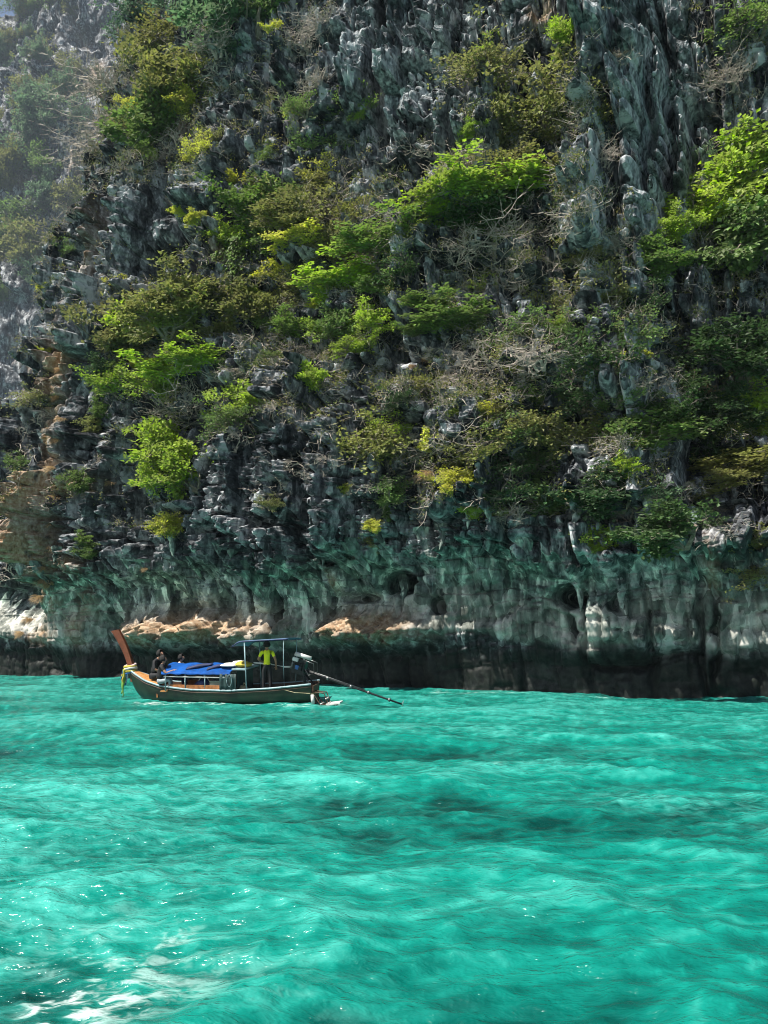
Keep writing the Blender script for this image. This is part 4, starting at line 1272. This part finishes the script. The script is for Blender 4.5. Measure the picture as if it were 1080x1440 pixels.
o = aboard('cloth_bundle', 'pile of white and yellow cloth on the tarpaulin end', 'cloth bundle')
link('white_cloth', crumple((-0.62, 0.25, 1.30), (0.36, 0.36, 0.07), 1).mesh('white_cloth', M_WHITE, True), o)
link('yellow_cloth', crumple((-1.08, 0.25, 1.32), (0.30, 0.30, 0.10), 4).mesh('yellow_cloth', M_YEL, True), o)
link('white_cloth', crumple((-0.85, 0.1, 1.36), (0.25, 0.2, 0.07), 8).mesh('white_cloth', M_WHITE, True), o)
m = Mesh(); m.box((-1.08, 0.05, 1.19), (0.5, 1.3, 0.05)); part('shelf_board', m, M_TRIM)
o = aboard('storage_box', 'grey storage box under the blue tarpaulin', 'box')
m = Mesh(); m.box((-0.25, 0.5, 0.58), (0.5, 0.36, 0.34)); link('box_body', m.mesh('box_body', M_BOX), o)
m = Mesh(); m.box((-0.25, 0.5, 0.77), (0.53, 0.39, 0.04)); link('lid', m.mesh('lid', M_BOX), o)
o = aboard('blue_bag', 'dark blue bag lying beside the storage box', 'bag')
link('bag_body', crumple((0.32, 0.45, 0.62), (0.32, 0.22, 0.2), 3).mesh('bag_body', M_NAVY, True), o)
m = Mesh(); m.tube([(0.12, 0.48, 0.76), (0.2, 0.5, 0.9), (0.42, 0.5, 0.9), (0.5, 0.48, 0.76)], 0.016, 5); link('strap', m.mesh('strap', M_WHITE, True), o)
o = aboard('coiled_rope', 'pale coil of rope on the aft deck', 'rope')
m = Mesh()
for k in range(4):
    m.tube([((-1.15 + (.16 - .02 * k) * math.cos(q * .45)), 0.4 + (.16 - .02 * k) * math.sin(q * .45), 0.50 + 0.03 * k) for q in range(15)], 0.018, 5)
m.tube([(-1.15, 0.42, 0.5), (-1.2, 0.48, 0.72), (-1.3, 0.5, 0.62)], 0.02, 5)
link('coil', m.mesh('coil', M_ROPE, True), o)

# ribbons and garland tied round the prow
o = aboard('prow_garland', 'yellow, white and green ribbons tied round the tall prow', 'garland')
for k, (z, mat, r_) in enumerate(((1.10, M_WHITE, .06), (1.17, M_YEL, .055), (1.04, M_YEL, .05), (1.22, M_PINK, .04), (0.99, M_BLUE, .035))):
    m = Mesh(); xc = 3.36 + 0.22 * (z - 0.62)
    m.tube([(xc + .21 * math.cos(q * .42), .14 * math.sin(q * .42), z + .03 * math.sin(q * .42 + k) - 0.10 * math.cos(q * .42) * 0.4) for q in range(16)], r_, 7)
    link('wrap', m.mesh('wrap', mat, True), o)
rg = random.Random(8)
for k, (mat, ln, w, off) in enumerate(((M_YEL, .55, .055, .00), (M_GREEN, 1.02, .075, .02), (M_GREEN, .9, .05, .07), (M_BLUE, .6, .04, -.07), (M_WHITE, .5, .04, -.10), (M_BLUE, .42, .035, .12), (M_YEL, .35, .05, .1))):
    rows = []
    for i in range(13):
        q = i / 12
        x = 3.60 + 0.10 * math.sin(q * 1.5) + off + .012 * math.sin(q * 11 + k); y = 0.13 + 0.02 * math.cos(q * 9 + k) - 0.02 * k; z = 1.10 - ln * q
        a = 0.7 * math.sin(q * 4 + k); wd = w * (1 - .35 * q)
        rows.append([(x - wd * math.cos(a), y - wd * math.sin(a), z), (x, y + .02, z), (x + wd * math.cos(a), y + wd * math.sin(a), z)])
    m = Mesh(); m.grid(rows); b = link('ribbon', m.mesh('ribbon', mat, True), o); b.modifiers.new('thick', 'SOLIDIFY').thickness = 0.008


# ------------------------------------------------------------------ people
def person(label, J, seg_mats, mats, hair, M, extra=None):
    """J: joints {name: (pos, radius)}; edges carry the clothing they lie under"""
    names = list(J); idx = {n: i for i, n in enumerate(names)}
    edges = [(a, b) for a, b, _ in seg_mats]
    me = bpy.data.meshes.new('person_skeleton')
    me.from_pydata([J[n][0] for n in names], [(idx[a], idx[b]) for a, b in edges], [])
    tmp = bpy.data.objects.new('person_tmp', me); COL.objects.link(tmp)
    sk = tmp.modifiers.new('skin', 'SKIN'); sk.branch_smoothing = 0.3
    lay = me.skin_vertices[0].data if len(me.skin_vertices) else None
    for n in names:
        r = J[n][1]
        lay[idx[n]].radius = (r, r) if not isinstance(r, tuple) else r
        lay[idx[n]].use_root = (n == 'pelvis')
    sb = tmp.modifiers.new('sub', 'SUBSURF'); sb.levels = 2; sb.render_levels = 2
    dg = bpy.context.evaluated_depsgraph_get()
    body = bpy.data.meshes.new_from_object(tmp.evaluated_get(dg))
    bpy.data.objects.remove(tmp)
    body.name = 'person'
    body.materials.clear()
    keys = list(mats)
    for k in keys: body.materials.append(mats[k])
    A = np.array([J[a][0] for a, b, c in seg_mats], float); B = np.array([J[b][0] for a, b, c in seg_mats], float)
    which = [keys.index(c) for a, b, c in seg_mats]
    for p in body.polygons:
        c = np.array(p.center); ab = B - A
        t = np.clip(((c - A) * ab).sum(1) / np.maximum((ab * ab).sum(1), 1e-9), 0, 1)
        d = np.linalg.norm(A + ab * t[:, None] - c, axis=1)
        p.material_index = which[int(np.argmin(d))]
        p.use_smooth = True
    o = link('person', body); o.matrix_world = M
    tag(o, label, 'person')
    # hair as a cap round the back and top of the head
    hc = Vector(J['head'][0]); fwd = Vector(J['nose'][0]) - hc; fwd.z = 0; fwd.normalize(); side = Vector((-fwd.y, fwd.x, 0))
    rows = []
    for i in range(9):
        th = R(10 + 118 * i / 8) if hair == 'short' else R(10 + 140 * i / 8)
        row = []
        for j in range(13):
            ph = R(-125 + 250 * j / 12) + math.pi
            rr = 0.106 if th < R(95) else 0.118 * (1 - 0.1 * (th - R(95)))
            row.append(hc + fwd * (rr * math.sin(th) * math.cos(ph) - 0.012) + side * (rr * 0.92 * math.sin(th) * math.sin(ph)) + Vector((0, 0, rr * 1.02 * math.cos(th) + 0.015)))
        rows.append(row)
    m = Mesh(); m.grid(rows)
    h = link('hair', m.mesh('hair', M_HAIR, True), o); h.modifiers.new('thick', 'SOLIDIFY').thickness = 0.02
    return o


def hand(J, S, side, wrist, d, curl, mat='skin'):
    """palm and five fingers that follow direction d and bend towards curl"""
    w = Vector(wrist); d = Vector(d).normalized(); cv = Vector(curl).normalized(); sv = d.cross(cv).normalized()
    J['palm' + side] = (w + d * 0.06, 0.032)
    S.append(('wrist' + side, 'palm' + side, mat))
    for k, (off, ln) in enumerate(((-.032, .062), (-.011, .074), (.011, .07), (.032, .055))):
        a = w + d * 0.105 + sv * off
        b = a + (d + cv * 0.4).normalized() * ln * 0.55; c = b + (d * 0.5 + cv).normalized() * ln * 0.5
        for n, q, r in (('a', a, .011), ('b', b, .010), ('c', c, .008)): J['f%d%s%s' % (k, n, side)] = (q, r)
        S += [('palm' + side, 'f%da%s' % (k, side), mat), ('f%da%s' % (k, side), 'f%db%s' % (k, side), mat), ('f%db%s' % (k, side), 'f%dc%s' % (k, side), mat)]
    a = w + d * 0.035 - sv * 0.045; b = a + (d * 0.7 - sv * 0.5 + cv * 0.4).normalized() * 0.04
    J['ta' + side] = (a, .012); J['tb' + side] = (b, .010)
    S += [('palm' + side, 'ta' + side, mat), ('ta' + side, 'tb' + side, mat)]


def figure(label, origin, yaw, legs, arms, lean, top, bottom, mats, hair='short', sleeve=True, size=1.0):
    """person frame: faces +x, z up, origin at the pelvis"""
    L = lean
    J = {'pelvis': ((0, 0, 0), (.13, .15)), 'waist': ((L * .2, 0, .16), (.11, .14)), 'chest': ((L * .6, 0, .36), (.115, .16)), 'collar': ((L * .9, 0, .49), (.07, .09)),
         'neck': ((L * 1.05, 0, .56), .05), 'jaw': ((L * 1.2 + .03, 0, .62), .068), 'head': ((L * 1.25, 0, .70), (.10, .09)), 'crown': ((L * 1.25 - .005, 0, .765), (.08, .075)), 'nose': ((L * 1.25 + .112, 0, .672), .014)}
    J['hem'] = ((L * .1, 0, .06), (.135, .165)); S = [('pelvis', 'hem', bottom), ('hem', 'waist', top), ('waist', 'chest', top), ('chest', 'collar', top), ('collar', 'neck', 'skin'), ('neck', 'jaw', 'skin'), ('jaw', 'head', 'skin'), ('head', 'crown', 'skin'), ('head', 'nose', 'skin')]
    for sd, sg in (('L', 1), ('R', -1)):
        J['ear' + sd] = ((L * 1.25 - .01, sg * .098, .68), .018); S.append(('head', 'ear' + sd, 'skin'))
        sh = (L * .85, sg * .185, .45)
        J['shoulder' + sd] = (sh, .068); S.append(('collar', 'shoulder' + sd, top))
        el, wr, hd, cu = arms[sd]
        mid = tuple((Vector(sh) * 0.45 + Vector(el) * 0.55))
        J['upper' + sd] = (mid, .052); J['elbow' + sd] = (el, .042); J['wrist' + sd] = (wr, .029)
        S += [('shoulder' + sd, 'upper' + sd, top), ('upper' + sd, 'elbow' + sd, 'skin' if sleeve else top), ('elbow' + sd, 'wrist' + sd, 'skin')]
        hand(J, S, sd, wr, hd, cu)
        hp = (0.0, sg * .095, -.04); kn, an, toe = legs[sd]
        J['hip' + sd] = (hp, .095); J['knee' + sd] = (kn, .062); J['calf' + sd] = (tuple(Vector(kn) * .65 + Vector(an) * .35), .06); J['ankle' + sd] = (an, .04); J['heel' + sd] = ((an[0] - .04, an[1], an[2] - .05), .035); J['toe' + sd] = (toe, .032)
        S += [('pelvis', 'hip' + sd, bottom), ('hip' + sd, 'knee' + sd, bottom), ('knee' + sd, 'calf' + sd, bottom), ('calf' + sd, 'ankle' + sd, bottom), ('ankle' + sd, 'heel' + sd, 'shoe'), ('ankle' + sd, 'toe' + sd, 'shoe')]
    M = BOAT_M @ Matrix.Translation(origin) @ Matrix.Rotation(R(yaw), 4, 'Z') @ Matrix.Scale(size, 4)
    return person(label, J, S, mats, hair, M)


def sit_legs(kx=.42, drop=.40):
    return {sd: ((kx, sg * .13, .03), (kx + .03, sg * .12, .03 - drop), (kx + .19, sg * .13, -.03 - drop)) for sd, sg in (('L', 1), ('R', -1))}


stand = {sd: ((.02, sg * .11, -.44), (-.01, sg * .12, -.84), (.15, sg * .14, -.90)) for sd, sg in (('L', 1), ('R', -1))}
down = lambda sg: ((-.04, sg * .27, .18), (.06, sg * .26, -.05), (0.2, 0, -1), (1, -sg * .3, 0))
# helmsman seen from behind, one hand on the tiller
figure('person in neon yellow shirt standing at the engine under the stern roof', (-1.98, 0.30, 1.27), -75, stand,
       {'L': ((.10, .30, .22), (.26, .20, .12), (1, -.3, 0), (0, -.3, -1)), 'R': ((-.02, -.29, .2), (.10, -.30, -.02), (.5, 0, -1), (1, .3, 0))},
       .02, 'shirt', 'trousers', {'skin': M_SKIN, 'shirt': M_SHIRT, 'trousers': M_BLACK, 'shoe': M_BLACK}, size=1.04)
# passengers by the foredeck
figure('person in black hunched over on the foredeck edge', (2.42, 0.22, 0.92), 165, sit_legs(.40, .36),
       {'L': ((.30, .26, .22), (.44, .12, .10), (1, -.2, -.3), (0, 0, -1)), 'R': ((.30, -.26, .22), (.44, -.12, .10), (1, .2, -.3), (0, 0, -1))},
       .24, 'top', 'trousers', {'skin': M_SKIN, 'top': M_BLACK, 'trousers': M_BLACK, 'shoe': M_WHITE}, 'long', False, 1.1)
figure('person in black top and pale jeans sitting on the gunwale', (1.98, 0.56, 0.76), 200, sit_legs(.34, .30),
       {'L': ((.20, .27, .22), (.40, .2, .22), (1, -.1, 0), (0, 0, -1)), 'R': ((.24, -.27, .26), (.46, -.2, .34), (1, .1, .1), (0, 0, -1))},
       .10, 'top', 'jeans', {'skin': M_SKIN, 'top': M_BLACK, 'jeans': M_JEAN, 'shoe': M_WHITE}, 'short', True, 1.08)
figure('person in pale pink shirt leaning arms on the blue tarpaulin', (1.70, -0.15, 0.80), 180, sit_legs(.30, .34),
       {'L': ((.28, .27, .30), (.50, .18, .42), (1, -.1, 0), (0, 0, -1)), 'R': ((.26, -.27, .30), (.48, -.15, .42), (1, .1, 0), (0, 0, -1))},
       .16, 'top', 'trousers', {'skin': M_SKIN, 'top': M_PINK, 'trousers': M_NAVY, 'shoe': M_WHITE}, 'short', False)

# ------------------------------------------------------------------ sea air
t = NT('sea_haze')
t.link(t.n('VolumePrincipled', {'Color': (0.70, 0.84, 1.0, 1), 'Density': 0.00013, 'Anisotropy': 0.0}).outputs[0], t.out.inputs['Volume'])
hm = Mesh(); hm.box((-150, 250, 339), (1500, 1500, 684)); 
hz = link('haze', hm.mesh('haze', t.m))
tag(hz, 'thin pale sea haze over the inlet', 'haze', None, 'stuff')
